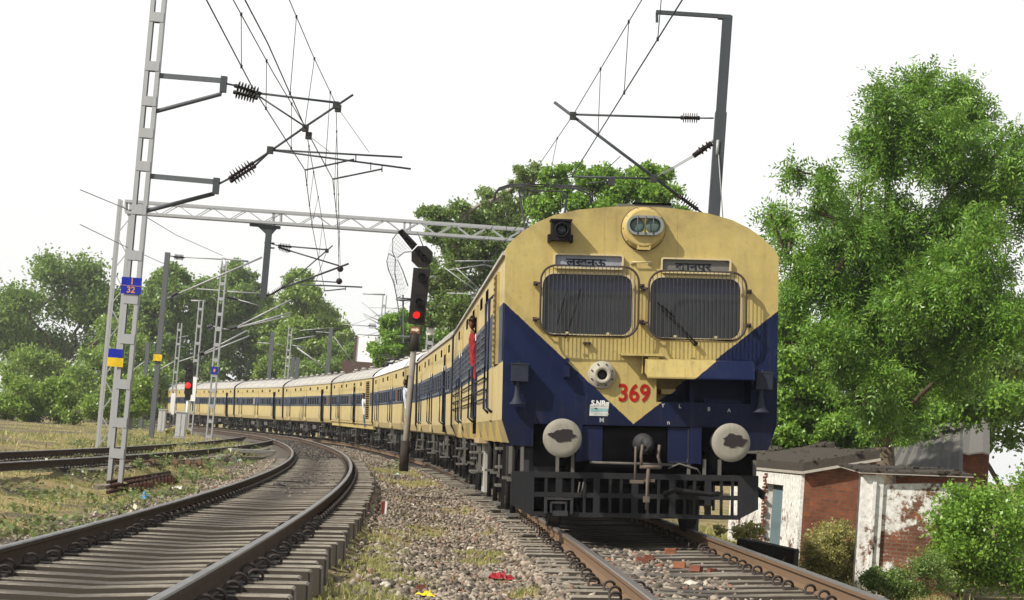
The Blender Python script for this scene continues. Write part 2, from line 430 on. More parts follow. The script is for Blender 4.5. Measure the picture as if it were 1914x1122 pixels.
def track_matrix(curve, Y, z=0.0):
    p = curve(Y, 0, z); ex = (curve(Y, .5, z)-curve(Y, -.5, z)).normalized()
    f = curve(Y+.3, 0, z)-curve(Y-.3, 0, z); ez = ex.cross(f).normalized(); ey = ez.cross(ex)
    return Matrix(((ex.x, ey.x, ez.x, p.x), (ex.y, ey.y, ez.y, p.y), (ex.z, ey.z, ez.z, p.z), (0, 0, 0, 1)))
def lay_track(label, curve, y0, y1, n_sleepers, sl_from, n_clip_sleepers, step=.57, drop=0.0, side='rail_side'):
    root = thing('railway_track', label, 'railway track', (0, 0, 0), 0, 'railway tracks')
    yl = [y0]
    while yl[-1] < y1: yl.append(yl[-1]+(.8 if yl[-1] < 60 else 2.5))
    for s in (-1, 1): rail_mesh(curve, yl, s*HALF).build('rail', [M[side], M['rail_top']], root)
    Y = sl_from
    for k in range(n_sleepers):
        mt = track_matrix(curve, Y, -drop) @ Matrix.Rotation(random.uniform(-.022, .022), 4, 'Z') @ Matrix.Translation((random.uniform(-.05, .05), random.uniform(-.06, .06), random.uniform(-.016, .004)))
        s = part('sleeper', SL_ME, root); s.matrix_local = mt
        if k < n_clip_sleepers:
            for lat, fl in ((-HALF-.075, 1), (-HALF+.075, 0), (HALF-.075, 1), (HALF+.075, 0)):
                c = part('rail_clip', CL_ME, s)
                c.matrix_local = Matrix.Translation((lat, random.uniform(-.01, .01), -.142)) @ (Matrix.Rotation(math.pi, 4, 'Z') if fl else Matrix.Identity(4))
        elif k < n_clip_sleepers+45:
            pass
        Y += step
    b = MB(); Y = sl_from+step*n_clip_sleepers      # the many further clips, too small to tell one from the next
    for k in range(n_clip_sleepers, n_sleepers):
        mt = track_matrix(curve, Y, -drop)
        for lat, sx in ((-HALF-.1, -1), (-HALF+.1, 1), (HALF-.1, -1), (HALF+.1, 1)):
            b.tube([mt @ Vector((lat+.05*sx*math.cos(a), -.045+.03*i, -.125+.047*math.sin(a))) for i, a in enumerate((-.7, .8, 2.3, 3.6))], .013, 5)
        Y += step
    if b.v: tag(b.build('rail_clip', [M['clip']], root), kind='stuff')
    return root
cur0 = lambda Y, lat, z: track(Y, lat, z, 0)
cur1 = lambda Y, lat, z: track(Y, lat, z, 1)
lay_track('empty curved track with concrete sleepers and dark oil stains', cur0, 6.5, 210, 100, 8.4, 25, side='rail_side_shaded')
lay_track('track under the passenger train with rust-brown rails and rubble between them', cur1, 9.5, 235, 100, 11.4, 25)
_b0, _b1 = Vector((-10.0, 45.6)), Vector((-13.0, 104))
def cur2(Y, lat, z):
    t_ = (Y-45.6)/(104-45.6); x = -10.0-1.2*t_-1.75*t_*t_
    return Vector((x+lat, Y+.03*lat, zt(Y)-.14+z))
root = lay_track('rusty straight side track joining the empty curved track at a far turnout', cur2, 18, 104, 100, 40, 0, .62, .03, 'rail_side_shaded')

# ------------------------------------------------------------------ stones
def ico():
    b = bmesh.new(); bmesh.ops.create_icosphere(b, subdivisions=1, radius=1.0)
    v = np.array([p.co[:] for p in b.verts]); f = np.array([[q.index for q in fc.verts] for fc in b.faces]); b.free(); return v, f
IV, IF = ico()
def rand_rot(n, rng):
    q = rng.normal(size=(n, 4)); q /= np.linalg.norm(q, axis=1, keepdims=True); w, x, y, z = q.T
    return np.stack([1-2*(y*y+z*z), 2*(x*y-z*w), 2*(x*z+y*w), 2*(x*y+z*w), 1-2*(x*x+z*z), 2*(y*z-x*w), 2*(x*z-y*w), 2*(y*z+x*w), 1-2*(x*x+y*y)], -1).reshape(n, 3, 3)
def stones(P, S, rng):
    n = len(P); k = len(IV)
    sh = IV[None]*(1+rng.uniform(-.42, .42, (n, k, 1)))*rng.uniform([.8, .55, .4], [1.4, 1.1, .85], (n, 1, 3))
    V = np.einsum('nij,nkj->nki', rand_rot(n, rng), sh)
    V[:, :, 2] *= .8
    V = V*S[:, None, None]+P[:, None, :]
    Fc = IF[None]+(np.arange(n)*k)[:, None, None]
    return V.reshape(-1, 3), Fc.reshape(-1, 3)
def scatter(u0, u1, y0, y1, dens, smin, smax, keep=None, rng=RNG, up=.35):
    n = int((u1-u0)*(y1-y0)*dens)
    u = rng.uniform(u0, u1, n); y = rng.uniform(y0, y1, n); x = _cxv(y)+u
    if keep is not None:
        k = keep(u, y, x) > rng.random(n); u, y, x = u[k], y[k], x[k]
    s = smin+(smax-smin)*rng.random(len(u))**2.2
    return np.stack([x, y, ground_z(u, y)+s*up], -1), s
notgrass = lambda u, y, x: 1-zone(u, y, x)[0]*.93
PS = []
for y0, y1, d in ((10, 14, 1100), (14, 20, 1000), (20, 30, 640), (30, 45, 340)):
    PS.append(scatter(1.5, 3.5, y0, y1, d, .012, .045, notgrass))
PS.append(scatter(1.5, 3.4, 45, 110, 70, .03, .06, notgrass))
PS.append(scatter(3.3, 4.0, 11, 40, 230, .02, .05, lambda u, y, x: .5+.5*(vnoise(x, y, .9) > .5)))
PS.append(scatter(SPACING-.85, SPACING+.3, 12, 24, 420, .02, .055, lambda u, y, x: np.clip(1.5-(u-SPACING+.7)*1.4+(vnoise(x, y, 1.1)-.5)*1.4, 0, 1)))
PS.append(scatter(SPACING-.85, SPACING+.85, 12, 24, 60, .015, .035))
PS.append(scatter(SPACING+1.3, SPACING+2.2, 11, 30, 240, .02, .05))
PS.append(scatter(-2.6, -1.45, 18, 70, 130, .02, .045, lambda u, y, x: np.clip(1.4+(u+1.45)*.9, 0, 1)))
PS.append(scatter(-1.45, 1.45, 9, 32, 42, .01, .03))
PO = [scatter(-.8, .75, 30, 75, 85, .015, .05, lambda u, y, x: np.clip((vnoise(x, y, .8)-.3)*3, 0, 1)), scatter(-.8, .8, 75, 110, 45, .03, .05), scatter(-1.4, 1.4, 10, 34, 48, .012, .035)]
P_ = np.concatenate([p for p, s in PS]); S_ = np.concatenate([s for p, s in PS])
V, Fc = stones(P_, S_, RNG)
t = NT('ballast_stone'); r = t.isl(); v = t.co()
c = t.ramp(r, [(0, (.058, .049, .040)), (.25, (.13, .107, .083)), (.5, (.215, .178, .137)), (.78, (.31, .26, .205)), (.90, (.42, .37, .305)), (.935, (.20, .095, .06)), (1, (.25, .175, .135))])
c = t.mix(t.fr(t.noise(v, 60, 3), .4, .7, 0, .4), c, (.08, .07, .06)); t.fin(c, .95, spec=.2)
V2, F2 = stones(np.concatenate([p for p, s in PO]), np.concatenate([s for p, s in PO]), RNG)
t2 = NT('oily_stone'); t2.fin(t2.ramp(t2.isl(), [(0, (.025, .023, .022)), (.5, (.06, .053, .046)), (.9, (.12, .105, .088)), (1, (.22, .19, .155))]), .9)
o = bpy.data.objects.new('oily_ballast', big_mesh('oily_ballast', V2, F2, [t2.mat])); COL.objects.link(o); tag(o, kind='stuff')
o = bpy.data.objects.new('ballast', big_mesh('ballast', V, Fc, [t.mat])); COL.objects.link(o); tag(o, kind='stuff')

# ------------------------------------------------------------------ grass
def blades(P, H, per, rng, spread=.035, lean=.55, wid=.004):
    n = len(P)*per; base = np.repeat(P, per, 0)+np.concatenate([rng.normal(0, spread, (n, 2)), np.full((n, 1), -.012)], 1)
    h = np.repeat(H, per)*rng.uniform(.45, 1.15, n); a = rng.uniform(0, 2*np.pi, n); l = rng.uniform(.1, lean, n)
    d = np.stack([np.cos(a), np.sin(a), np.zeros(n)], -1); up = np.array([0, 0, 1.0])
    b = rng.uniform(0, 2*np.pi, n); w = np.stack([np.cos(b), np.sin(b), np.zeros(n)], -1)*(wid*rng.uniform(.7, 1.6, n))[:, None]
    mid = base+d*(h*l*.35)[:, None]+up*(h*.6)[:, None]; tip = base+d*(h*l*1.1)[:, None]+up*(h*.95*np.sqrt(1-l*l*.5))[:, None]
    V = np.stack([base-w, base+w, mid+w*.8, mid-w*.8, tip], 1)
    i = (np.arange(n)*5)[:, None]
    q = np.concatenate([i+[0, 1, 2], i+[0, 2, 3], i+[3, 2, 4]], 0)
    return V.reshape(-1, 3), q
def grass_pts(u0, u1, y0, y1, n, keep, rng=RNG):
    u = rng.uniform(u0, u1, n); y = rng.uniform(y0, y1, n); x = _cxv(y)+u
    k = keep(u, y, x) > rng.random(n); u, y, x = u[k], y[k], x[k]
    return np.stack([x, y, ground_z(u, y)], -1)
gz1 = lambda u, y, x: np.clip(zone(u, y, x)[0]*1.2-.15, 0, 1)
gz2 = lambda u, y, x: gz1(u, y, x)*np.clip((vnoise(x, y, 1.15)*.6+vnoise(x+9, y, 4.5)*.4-.30)*3.2, 0.03, 1)
A = [(grass_pts(.95, 3.4, 9.5, 24, 19000, gz2), .06, 7, .05, .0032), (grass_pts(1.45, 3.4, 24, 75, 9000, gz2), .07, 6, .10, .006),
     (grass_pts(-9, -1.8, 20, 60, 8000, gz2), .07, 6, .12, .007), (grass_pts(-14, -2.2, 60, 110, 5000, gz2), .10, 6, .25, .014), (grass_pts(-16, -3, 40, 125, 1500, lambda u, y, x: (vnoise(x, y, .22) > .58)*gz1(u, y, x)), .22, 8, .22, .015),
     (grass_pts(6.9, 12, 12, 60, 5000, gz1), .25, 6, .15, .009)]
VV, QQ, off = [], [], 0
for P_, h, per, sp_, w_ in A:
    v_, q_ = blades(P_, h*RNG.uniform(.5, 1.4, len(P_)), per, RNG, sp_, .75, w_); VV.append(v_); QQ.append(q_+off); off += len(v_)
# low green weeds creeping over the verge
rg_ = np.random.default_rng(17); n_ = 1700; u_ = rg_.uniform(-8.5, -2.0, n_); y_ = 22+70*rg_.random(n_)**1.3; x_ = _cxv(y_)+u_
k_ = (vnoise(x_, y_, .5)*.6+vnoise(x_+3, y_, 1.6)*.4) > .54; u_, y_, x_ = u_[k_], y_[k_], x_[k_]; m_ = 16; c_ = np.repeat(np.stack([x_, y_, ground_z(u_, y_)], -1), m_, 0)
c_ = c_+np.stack([rg_.normal(0, .13, len(c_)), rg_.normal(0, .13, len(c_)), np.abs(rg_.normal(.05, .06, len(c_)))], -1); d_ = rg_.normal(size=c_.shape)*[1, 1, .5]; d_ /= np.linalg.norm(d_, axis=1, keepdims=True)
l_ = rg_.uniform(.05, .13, len(c_)); s_v = np.cross(d_, rg_.normal(size=c_.shape)*.5+[0, 0, 1]); s_v /= np.linalg.norm(s_v, axis=1, keepdims=True)
V_ = np.stack([c_-d_*l_[:, None]*.5, c_+s_v*l_[:, None]*.3, c_+d_*l_[:, None]*.5, c_-s_v*l_[:, None]*.3], 1).reshape(-1, 3)
o = bpy.data.objects.new('weeds', big_mesh('weeds', V_, np.arange(len(V_)).reshape(-1, 4), [m_leaf('verge_weed_leaf', (.06, .095, .022), (.10, .135, .035), (.20, .20, .085), .35)])); COL.objects.link(o); tag(o, kind='stuff')
M['grass'] = m_leaf('dry_grass', (.12, .16, .035), (.22, .225, .07), (.37, .32, .15), .35, .6)
o = bpy.data.objects.new('grass', big_mesh('grass', np.concatenate(VV), np.concatenate(QQ), [M['grass']])); COL.objects.link(o); tag(o, kind='stuff')
# ================================================================== THE TRAIN
CAR_LEN = [20.0, 19.6, 25.0, 21.6, 22.0, 20.6, 21.7, 21.7, 21.7]
CAR_Y = [22.985]
for L in CAR_LEN: CAR_Y.append(walk(CAR_Y[-1], L))
def car_matrix(i):
    a, b = track(CAR_Y[i]), track(CAR_Y[i+1]); L = (b-a).length
    ey = (b-a).normalized(); ex = Vector((ey.y, -ey.x, 0)).normalized(); ez = ex.cross(ey); t_ = math.atan(CA)
    ex2 = ex*math.cos(t_)+ez*math.sin(t_); ez2 = ex2.cross(ey)
    return Matrix(((ex2.x, ey.x, ez2.x, a.x), (ex2.y, ey.y, ez2.y, a.y), (ex2.z, ey.z, ez2.z, a.z), (0, 0, 0, 1))), L

def coach_paint(name, z0, z1, face=False):
    t = NT(name); v = t.co(); X, Y, Z = t.xyz(v)
    nA = t.noise(v, 1.1, 6, .62); nB = t.noise(v, 5, 5, .6); nC = t.noise(v, 34, 4, .55)
    y = t.mix(t.fr(nA, .32, .72), (.395, .305, .098), (.475, .378, .138)) if face else t.mix(t.fr(nA, .32, .72), (.41, .325, .135), (.50, .405, .185))
    y = t.mix(t.fr(nB, .58, .8, 0, .5), y, (.27, .20, .08))
    if face:
        ax = t.math('ADD', X, .078)
        kl = t.math('MULTIPLY', ax, -.899); kr = t.math('MULTIPLY', ax, .8085)
        edge = t.math('ADD', t.math('MAXIMUM', kl, kr), 1.324)
        fac = t.math('LESS_THAN', t.math('ADD', Z, t.fr(t.noise(v, 9, 4, .7), .3, .7, -.007, .007)), edge)
        n_ = t.mix(t.fr(nA, .35, .7), NAVY, (.0095, .016, .052))
        n_ = t.mix(t.fr(nB, .55, .8, 0, .45), n_, (.016, .022, .042))
        fade = t.fr(Z, 1.75, 1.30, 0, .35); n_ = t.mix(fade, n_, (.006, .007, .023))
    else:
        fac = t.math('MULTIPLY', t.math('GREATER_THAN', Z, z0), t.math('LESS_THAN', Z, z1))
        n_ = t.mix(t.fr(nA, .35, .7), BAND, (.045, .06, .105))
        # paint worn thin low down, dust carried up from the track
        y = t.mix(t.fr(Z, 1.75, 1.08, 0, .55), y, (.30, .24, .145))
    if not face:
        y = t.mix(t.fr(t.rnd(), 0, 1, 0, .30), y, (.35, .28, .14))
    else:
        g1 = t.noise(t.scale(v, (3.2, 1, .8)), 1.4, 6, .7); y = t.mix(t.fr(g1, .50, .72, 0, .45), y, (.23, .185, .085))
        g3 = t.noise(v, 7.5, 5, .7); y = t.mix(t.fr(g3, .35, .65, 0, .5), y, t.mix(.55, y, (.30, .245, .12))); g2 = t.noise(v, 14, 5, .7); y = t.mix(t.fr(g2, .55, .69, 0, .40), y, (.22, .16, .075)); wd = t.noise(t.scale(v, (9, 1, .6)), 2.6, 5, .65); y = t.mix(t.math('MULTIPLY', t.fr(wd, .54, .72, 0, .5), t.fr(Z, 2.45, 2.2)), y, (.17, .12, .065))
        low = t.math('MULTIPLY', t.fr(Z, 1.7, 1.05), t.fr(nB, .3, .6)); n_ = t.mix(t.math('MULTIPLY', low, .6), n_, (.012, .012, .014))
    c = t.mix(fac, y, n_)
    st = t.noise(t.scale(v, (6, 6, .55)), 2.2, 6, .65)
    c = t.mix(t.fr(st, .56, .78, 0, .42 if not face else .28), c, (.10, .075, .045))
    c = t.mix(t.fr(nC, .66, .75, 0, .55), c, (.13, .085, .05))
    if face:
        sm = t.math('MULTIPLY', t.fr(Z, 3.55, 3.95), t.fr(nB, .35, .65)); c = t.mix(t.math('MULTIPLY', sm, .6), c, (.13, .10, .065))
        for sx in (-.47, .42):
            w = t.math('LESS_THAN', t.math('ABSOLUTE', t.math('SUBTRACT', X, sx)), .004)
            c = t.mix(t.math('MULTIPLY', t.math('MULTIPLY', w, t.math('GREATER_THAN', Z, 3.2)), .35), c, (.12, .085, .04))
    d = t.nd('ShaderNodeBump'); d.inputs['Strength'].default_value = .55; d.inputs['Distance'].default_value = .025
    t.l.new(t.noise(v, 2.1, 2, .4), d.inputs['Height']); t.l.new(d.outputs[0], t.b.inputs['Normal'])
    t.put(t.b.inputs['Specular IOR Level'], t.fr(fac, 0, 1, .25, .10)); return t.fin(c, t.fr(nB, .3, .8, .40, .6))
M['paint_front'] = coach_paint('cab_front_paint', 0, 0, True)
M['paint_motor'] = coach_paint('motor_coach_paint', 2.05, 2.77)
M['paint_coach'] = coach_paint('coach_paint', 2.05, 2.66)
def m_roof(name, col):
    t = NT(name); v = t.co(); n = t.noise(t.scale(v, (1, .5, 1)), 1.7, 6, .65); s2 = t.noise(t.scale(v, (.5, 6, .5)), 1.6, 5, .6)
    c = t.mix(t.fr(n, .35, .7, 0, .6), col, tuple(a*.6 for a in col)); c = t.mix(t.fr(s2, .5, .75, 0, .5), c, (.16, .14, .12))
    return t.fin(c, .6)
M['roof'] = m_roof('grey_roof_paint', (.40, .385, .36)); M['roof_white'] = m_roof('whitewashed_roof', (.74, .74, .72))
def m_glass(name, z_split=None, lo=(.024, .027, .031), hi=(.010, .012, .028), rough=.16):
    t = NT(name); v = t.co(); n = t.noise(v, 2.5, 5, .6)
    c = t.mix(t.fr(n, .35, .7, 0, .6), lo, tuple(a*.5 for a in lo))
    if z_split: c = t.mix(t.math('GREATER_THAN', t.xyz(v)[2], z_split), c, hi)
    return t.fin(c, rough, spec=.4)
M['windscreen'] = m_glass('windscreen_glass', 2.915); 
def m_carriage_window():        # open windows are dark, lowered shutters grey-blue, a few hung with pale cloth
    t = NT('carriage_window'); r = t.rnd(); c = t.ramp(r, [(0, (.010, .011, .015)), (.58, (.016, .018, .024)), (.60, (.045, .055, .08)), (.88, (.06, .072, .10)), (.90, (.012, .012, .014)), (.955, (.34, .33, .31)), (.975, (.20, .09, .05)), (1, (.42, .42, .42))], 'CONSTANT')
    return t.fin(c, .9, spec=0)
M['window'] = m_carriage_window()
M['band'] = m_paint('window_band_paint', (.085, .10, .122), (.08, .075, .07), .5, 5, .5)
M['band_dark'] = m_paint('dark_door_paint', (.014, .018, .04), (.05, .045, .04), .5, 5, .5)
M['yellow'] = m_paint('cream_paint', (.42, .325, .125), (.13, .09, .05), .6, 4, .5)
M['grille'] = m_paint('grille_iron', (.050, .038, .034), (.12, .075, .05), .6, 9, .6, streak=False)
M['grille_bar'] = m_flat('grille_bar_paint', (.060, .058, .062), .5)
M['board'] = m_flat('board_grey', (.23, .25, .29), .6); M['board_dark'] = m_flat('board_dirty_grey', (.135, .135, .125), .6)
M['board_text'] = m_flat('faded_board_text', (.018, .02, .03), .7); M['pale_frame'] = m_paint('pale_yellow_frame', (.50, .42, .24), (.15, .11, .06), .6, 8, .6)
M['lamp_glass'] = m_flat('headlamp_glass', (.10, .15, .14), .08); M['lamp_rim'] = m_paint('lamp_rim_grey', (.20, .22, .22), (.08, .07, .06), .5, 9, .45)
M['navy'] = m_paint('navy_paint', (.007, .011, .042), (.025, .025, .03), .5, 5, .55)
M['navy_hi'] = m_paint('weathered_navy_box', (.020, .024, .040), (.06, .055, .05), .5, 6, .55)
M['flange'] = m_paint('pale_flange', (.34, .32, .26), (.10, .085, .06), .8, 9, .6)
M['bellows'] = m_flat('gangway_rubber', (.018, .017, .017), .9)

def rrect(x0, x1, z0, z1, r, n=6):
    pts = []
    for cx_, cz_, a0 in ((x1-r, z1-r, 0), (x0+r, z1-r, 90), (x0+r, z0+r, 180), (x1-r, z0+r, 270)):
        for k in range(n+1):
            a = R(a0+90*k/n); pts.append((cx_+r*math.cos(a), cz_+r*math.sin(a)))
    return pts
ARC = [(1.652, 3.33), (1.632, 3.44), (1.58, 3.50), (1.466, 3.605), (1.294, 3.722), (1.082, 3.82), (.785, 3.895), (.396, 3.94), (0, 3.958)]
ARC = ARC + [(-x, z) for x, z in ARC[-2::-1]]                # right gutter over the crown to the left gutter
def shell(b, y0, y1, low, mat=0, nseg=1, back=None):                    # side walls, floor and ends
    prof_ = [(1.655, 3.335)]+low+[(-x, z) for x, z in low[::-1]]+[(-1.655, 3.335)]
    top = [(-x, z) for x, z in ARC[::-1]][1:-1]
    frs = [(lambda y: (lambda u, w: Vector((u, y, w))))(y0+(y1-y0)*k/nseg) for k in range(nseg+1)]
    b.sweep(prof_+[(-1.60, 3.45), (-1.05, 3.79), (0, 3.92), (1.05, 3.79), (1.60, 3.45)], frs, mat, cap=back is None)
    if back is not None: b.plate(prof_+[(-1.60, 3.45), (-1.05, 3.79), (0, 3.92), (1.05, 3.79), (1.60, 3.45)], [], y1-.02, y1+.001, mat)
def roof_mesh(y0, y1):
    b = MB(); n = 24
    pr = ARC+[(x*.985, z-.03) for x, z in ARC[::-1]]
    b.sweep(pr, [(lambda y: (lambda u, w: Vector((u, y, w))))(y0+(y1-y0)*k/n) for k in range(n+1)], 0, False)
    for s in (-1, 1): b.span((s*1.665-.03, y0, 3.325), (s*1.665+.02, y1, 3.365))
    for k in range(7): b.tube([(x*1.003, y0+(y1-y0)*(k+.5)/7, z+.004) for x, z in ARC], .012, 5, 0, False)
    return b
def bogie(parent, yc, mats):
    o = MB()
    for s in (-1, 1):
        x = s*1.06
        o.bar((x, yc-1.75, .70), (x, yc+1.75, .70), .13, .20, 0); o.bar((x, yc-.6, .55), (x, yc+.6, .55), .12, .22, 0)
        for a in (-1.45, 1.45):
            o.box((x, yc+a, .46), (.24, .30, .32), 0)
            for d in (-.33, .33): o.tube([(x, yc+a+d, .45), (x, yc+a+d, .72)], .075, 8, 1); o.tube([(x+s*.1, yc+a+d, .25), (x+s*.1, yc+a+d, .95)], .02, 5, 2)
        for d in (-.3, .3): o.tube([(x, yc+d, .35), (x, yc+d, .66)], .11, 8, 1)
        o.tube([(x+s*.16, yc-.9, .35), (x+s*.16, yc-.9, 1.0)], .03, 6, 2); o.tube([(x+s*.16, yc+.9, .3), (x+s*.16, yc+.9, 1.0)], .025, 6, 2)
    o.span((-1.0, yc-.25, .45), (1.0, yc+.25, .72))
    bo = o.build('bogie', mats, parent)
    for a in (-1.45, 1.45):
        w = MB()
        for s in (-1, 1): w.lathe((s*.80, yc+a, .455), (s, 0, 0), [(0, .49), (.03, .49), (.035, .457), (.15, .455), (.155, .40), (.10, .38), (.10, .12), (.2, .11)], 24)
        w.tube([(-.8, yc+a, .455), (.8, yc+a, .455)], .085, 10)
        w.build('wheelset', [M['under']], bo)
def underframe(parent, L, seed, y_lo, y_hi):
    rg = random.Random(seed)
    mats = [M['under'], M['steel_dark'], M['under_pale']]
    o = MB(); o.span((-1.38, .5, .94), (1.38, L-.5, 1.07), 0)
    y = .8
    while y < L-.8:
        for s in (-1, 1): o.span((s*1.30-.03, y, .80), (s*1.30+.03, y+.06, 1.0), 0)
        y += 1.2
    o.build('underframe', mats, parent)
    y = y_lo; k = 0
    while y < y_hi-1.2:
        w = rg.uniform(.7, 1.7); h = rg.uniform(.28, .55); q = MB(); q.span((-.8, y+w*.4, .80), (.8, y+w*.6, .93), 0)
        for s in (-1, 1):
            q.box((s*1.05, y+w/2, .94-h/2), (.62, w, h), rg.choice((0, 1)))
            q.box((s*1.37, y+w/2, .94-h/2), (.025, w*.8, h*.75), rg.choice((0, 0, 2)))
            for d in (.05, w-.05): q.box((s*1.33, y+d, .94-h/2), (.06, .05, h+.05), 1)
            q.tube([(s*1.40, y+w*.5, .94), (s*1.40, y+w*.5, .94-h-.08)], .018, 5, 2)
        q.build('equipment_box', mats, parent); y += w+rg.uniform(.25, .8)
def pipes(parent, ys, name='hanger_pipe'):
    for y in ys:
        o = MB(); x = -1.49
        o.tube([(x, y, 1.07), (x, y, .18)], .035, 7, 0); o.box((x, y, .62), (.15, .12, .035), 1); o.box((x, y, .20), (.16, .14, .04), 1); o.tube([(x+.16, y+.05, 1.06), (x+.16, y+.05, .3)], .05, 6, 0); o.bar((x, y, .9), (x+.16, y+.05, .9), .04, .04, 0)
        o.build(name, [M['under'], M['under_pale']], parent)
def step_ladder(parent, y, w=.5, x=-1.50, lit=True):  # lit picks the paler grey iron for the treads
    o = MB()
    for d in (0, w): o.bar((x, y+d, 1.12), (x-.02, y+d, .22), .04, .05, 0)
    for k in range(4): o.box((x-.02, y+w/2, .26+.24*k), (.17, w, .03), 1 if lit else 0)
    return o.build('step_ladder', [M['under'], M['under_pale']], parent)
def window_unit(parent, y, w, z0, z1, grid=False, me_cache={}):
    key = (round(w, 2), z0, z1, grid)
    if key not in me_cache:
        fr_ = MB(); X0 = -1.658
        h = z1-z0
        fr_.plate([(0, z0), (w, z0), (w, z1), (0, z1)], [[(.05, z0+.05), (w-.05, z0+.05), (w-.05, z1-.05), (.05, z1-.05)]], 0, .028, 0, lambda a, b_, c_: (-b_, a, c_))
        pa = MB(); pa.span((-.010, .04, z0+.04), (.006, w-.04, z1-.04))
        ba = MB()
        if grid:
            for k in range(1, 5): ba.span((-.030, .05, z0+.05+k*(h-.1)/5-.008), (-.018, w-.05, z0+.05+k*(h-.1)/5+.008))
            for k in range(1, 4): ba.span((-.024, w*k/4-.008, z0+.05), (-.012, w*k/4+.008, z1-.05))
        else:
            for k in range(1, 4): ba.span((-.030, .05, z0+.05+k*(h-.1)/4-.007), (-.018, w-.05, z0+.05+k*(h-.1)/4+.007))
        me_cache[key] = (fr_.mesh('window', [M['band']]), pa.mesh('pane', [M['window']]), ba.mesh('bars', [M['band'] if grid else M['band_dark']]))
    a, b, c = me_cache[key]
    f = part('window', a, parent); f.location = (-1.658, y, 0)
    part('pane', b, f); part('bars', c, f); return f
def handrail(parent, y, z0=1.40, z1=2.95, w=.05, mats=None):
    o = MB(); o.tube([(-1.665, y, z0), (-1.73, y, z0+.06), (-1.73, y, z1-.06), (-1.665, y, z1)], .022, 6)
    return o.build('handrail', [M['band_dark']], parent)
def drip(parent, y, z0, z1, w=.09):
    o = MB(); o.span((-1.672, y, z0), (-1.652, y+w, z1)); return o.build('door_jamb', [M['band_dark']], parent)
def coach_door(parent, y, w=1.0, opened=False):
    d = MB(); d.span((-1.668, y, 1.16), (-1.650, y+w, 3.02), 0)
    o = d.build('door', [M['void'] if opened else M['paint_coach']], parent)
    j = MB()
    for yy in (y-.05, y+w-.04): j.span((-1.684, yy, 1.42), (-1.650, yy+.09, 2.72), 0); j.span((-1.676, yy+.015, 2.72), (-1.650, yy+.075, 3.2), 1)
    j.span((-1.676, y, 3.02), (-1.650, y+w, 3.06), 1)
    for yy in (y-.05, y+w-.04): j.span((-1.695, yy-.01, 2.63), (-1.6845, yy+.10, 2.74), 2)
    j.build('door_jamb', [M['band_dark'], M['yellow'], M['white']], o)
    for yy in (y-.14, y+w+.14): hr = MB(); hr.tube([(-1.66, yy, 1.35), (-1.74, yy, 1.42), (-1.74, yy, 2.2), (-1.66, yy, 2.27)], .02, 6); hr.build('handrail', [M['band_dark']], o)
    s = MB()
    for k in range(2): s.span((-1.72, y+.1, .55+.3*k), (-1.52, y+w-.1, .58+.3*k))
    for yy in (y+.1, y+w-.13): s.span((-1.60, yy, .55), (-1.56, yy+.03, 1.1))
    s.build('footstep', [M['under_pale']], o)
    return o
def louvre(parent, y, w, z0, z1, n):
    o = MB(); o.span((-1.664, y, z0), (-1.650, y+w, z1), 1)
    for k in range(n):
        z = z0+(z1-z0)*(k+.5)/n
        o.bar((-1.675, y, z), (-1.675, y+w, z), .05, .012, 0, (1, 0, .9))
    for yy in (y, y+w): o.span((-1.69, yy-.02, z0), (-1.65, yy+.02, z1), 0)
    return o.build('louvre', [M['yellow'], M['void']], parent)
def pantograph(parent, yc, zh, up=True):
    o = MB(); z0 = 4.0
    for s in (-1, 1):
        for a in (-.9, .9): o.lathe((s*.55, yc+a, 3.92), (0, 0, 1), [(0, .06), (.05, .10), (.09, .06), (.14, .10), (.18, .06), (.22, .05)], 10, 1)
        o.bar((s*.55, yc-1.0, 4.14), (s*.55, yc+1.0, 4.14), .06, .06)
    for a in (-.9, .9): o.bar((-.6, yc+a, 4.14), (.6, yc+a, 4.14), .06, .06)
    zk = 4.45 if up else 4.34; tx, bx_ = (.50, .26) if up else (.40, .42)
    for s in (-1, 1):
        o.tube([(s*.45, yc+.9, 4.16), (s*bx_, yc-.9 if up else yc-1.0, zk)], .028, 6)
        o.tube([(s*bx_, yc-.9 if up else yc-1.0, zk), (s*tx, yc+.05, zh-.1)], .024, 6)
    o.tube([(0, yc+.5, 4.16), (0, yc-.75, zk-.1)], .014, 5); o.tube([(-bx_, yc-.9, zk), (bx_, yc-.9, zk)], .022, 6)
    for d in (-.18, .18):
        o.tube([(-1.0, yc+d, zh-.32), (-1.0, yc+d, zh-.20), (-.92, yc+d, zh-.10), (-.70, yc+d, zh-.02), (-.42, yc+d, zh), (.42, yc+d, zh), (.70, yc+d, zh-.02), (.92, yc+d, zh-.10), (1.0, yc+d, zh-.20), (1.0, yc+d, zh-.32)], .022, 6)
    for s in (-1, 1): o.bar((s*.40, yc-.22, zh-.03), (s*.40, yc+.22, zh-.03), .03, .03); o.tube([(s*.40, yc, zh-.1), (s*.40, yc, zh-.42)], .012, 5)
    o.bar((-.5, yc, zh-.11), (.5, yc, zh-.11), .03, .03)
    return o.build('pantograph', [M['steel_dark'], M['insul']], parent)

# ------------------------------------------------------------------ the leading motor coach
mt, L0 = car_matrix(0)
car = thing('motor_coach', 'leading cream and navy coach with the flat cab front numbered 369', 'train coach', M=mt, group='coaches of the passenger train')
LOW_MOTOR = [(1.655, 1.345), (1.54, 1.065)]
b = MB(); shell(b, .04, L0-.3, LOW_MOTOR, 0, 10, True); b.build('body', [M['paint_motor']], car)
roof_mesh(.051, L0-.3).build('roof', [M['roof']], car)
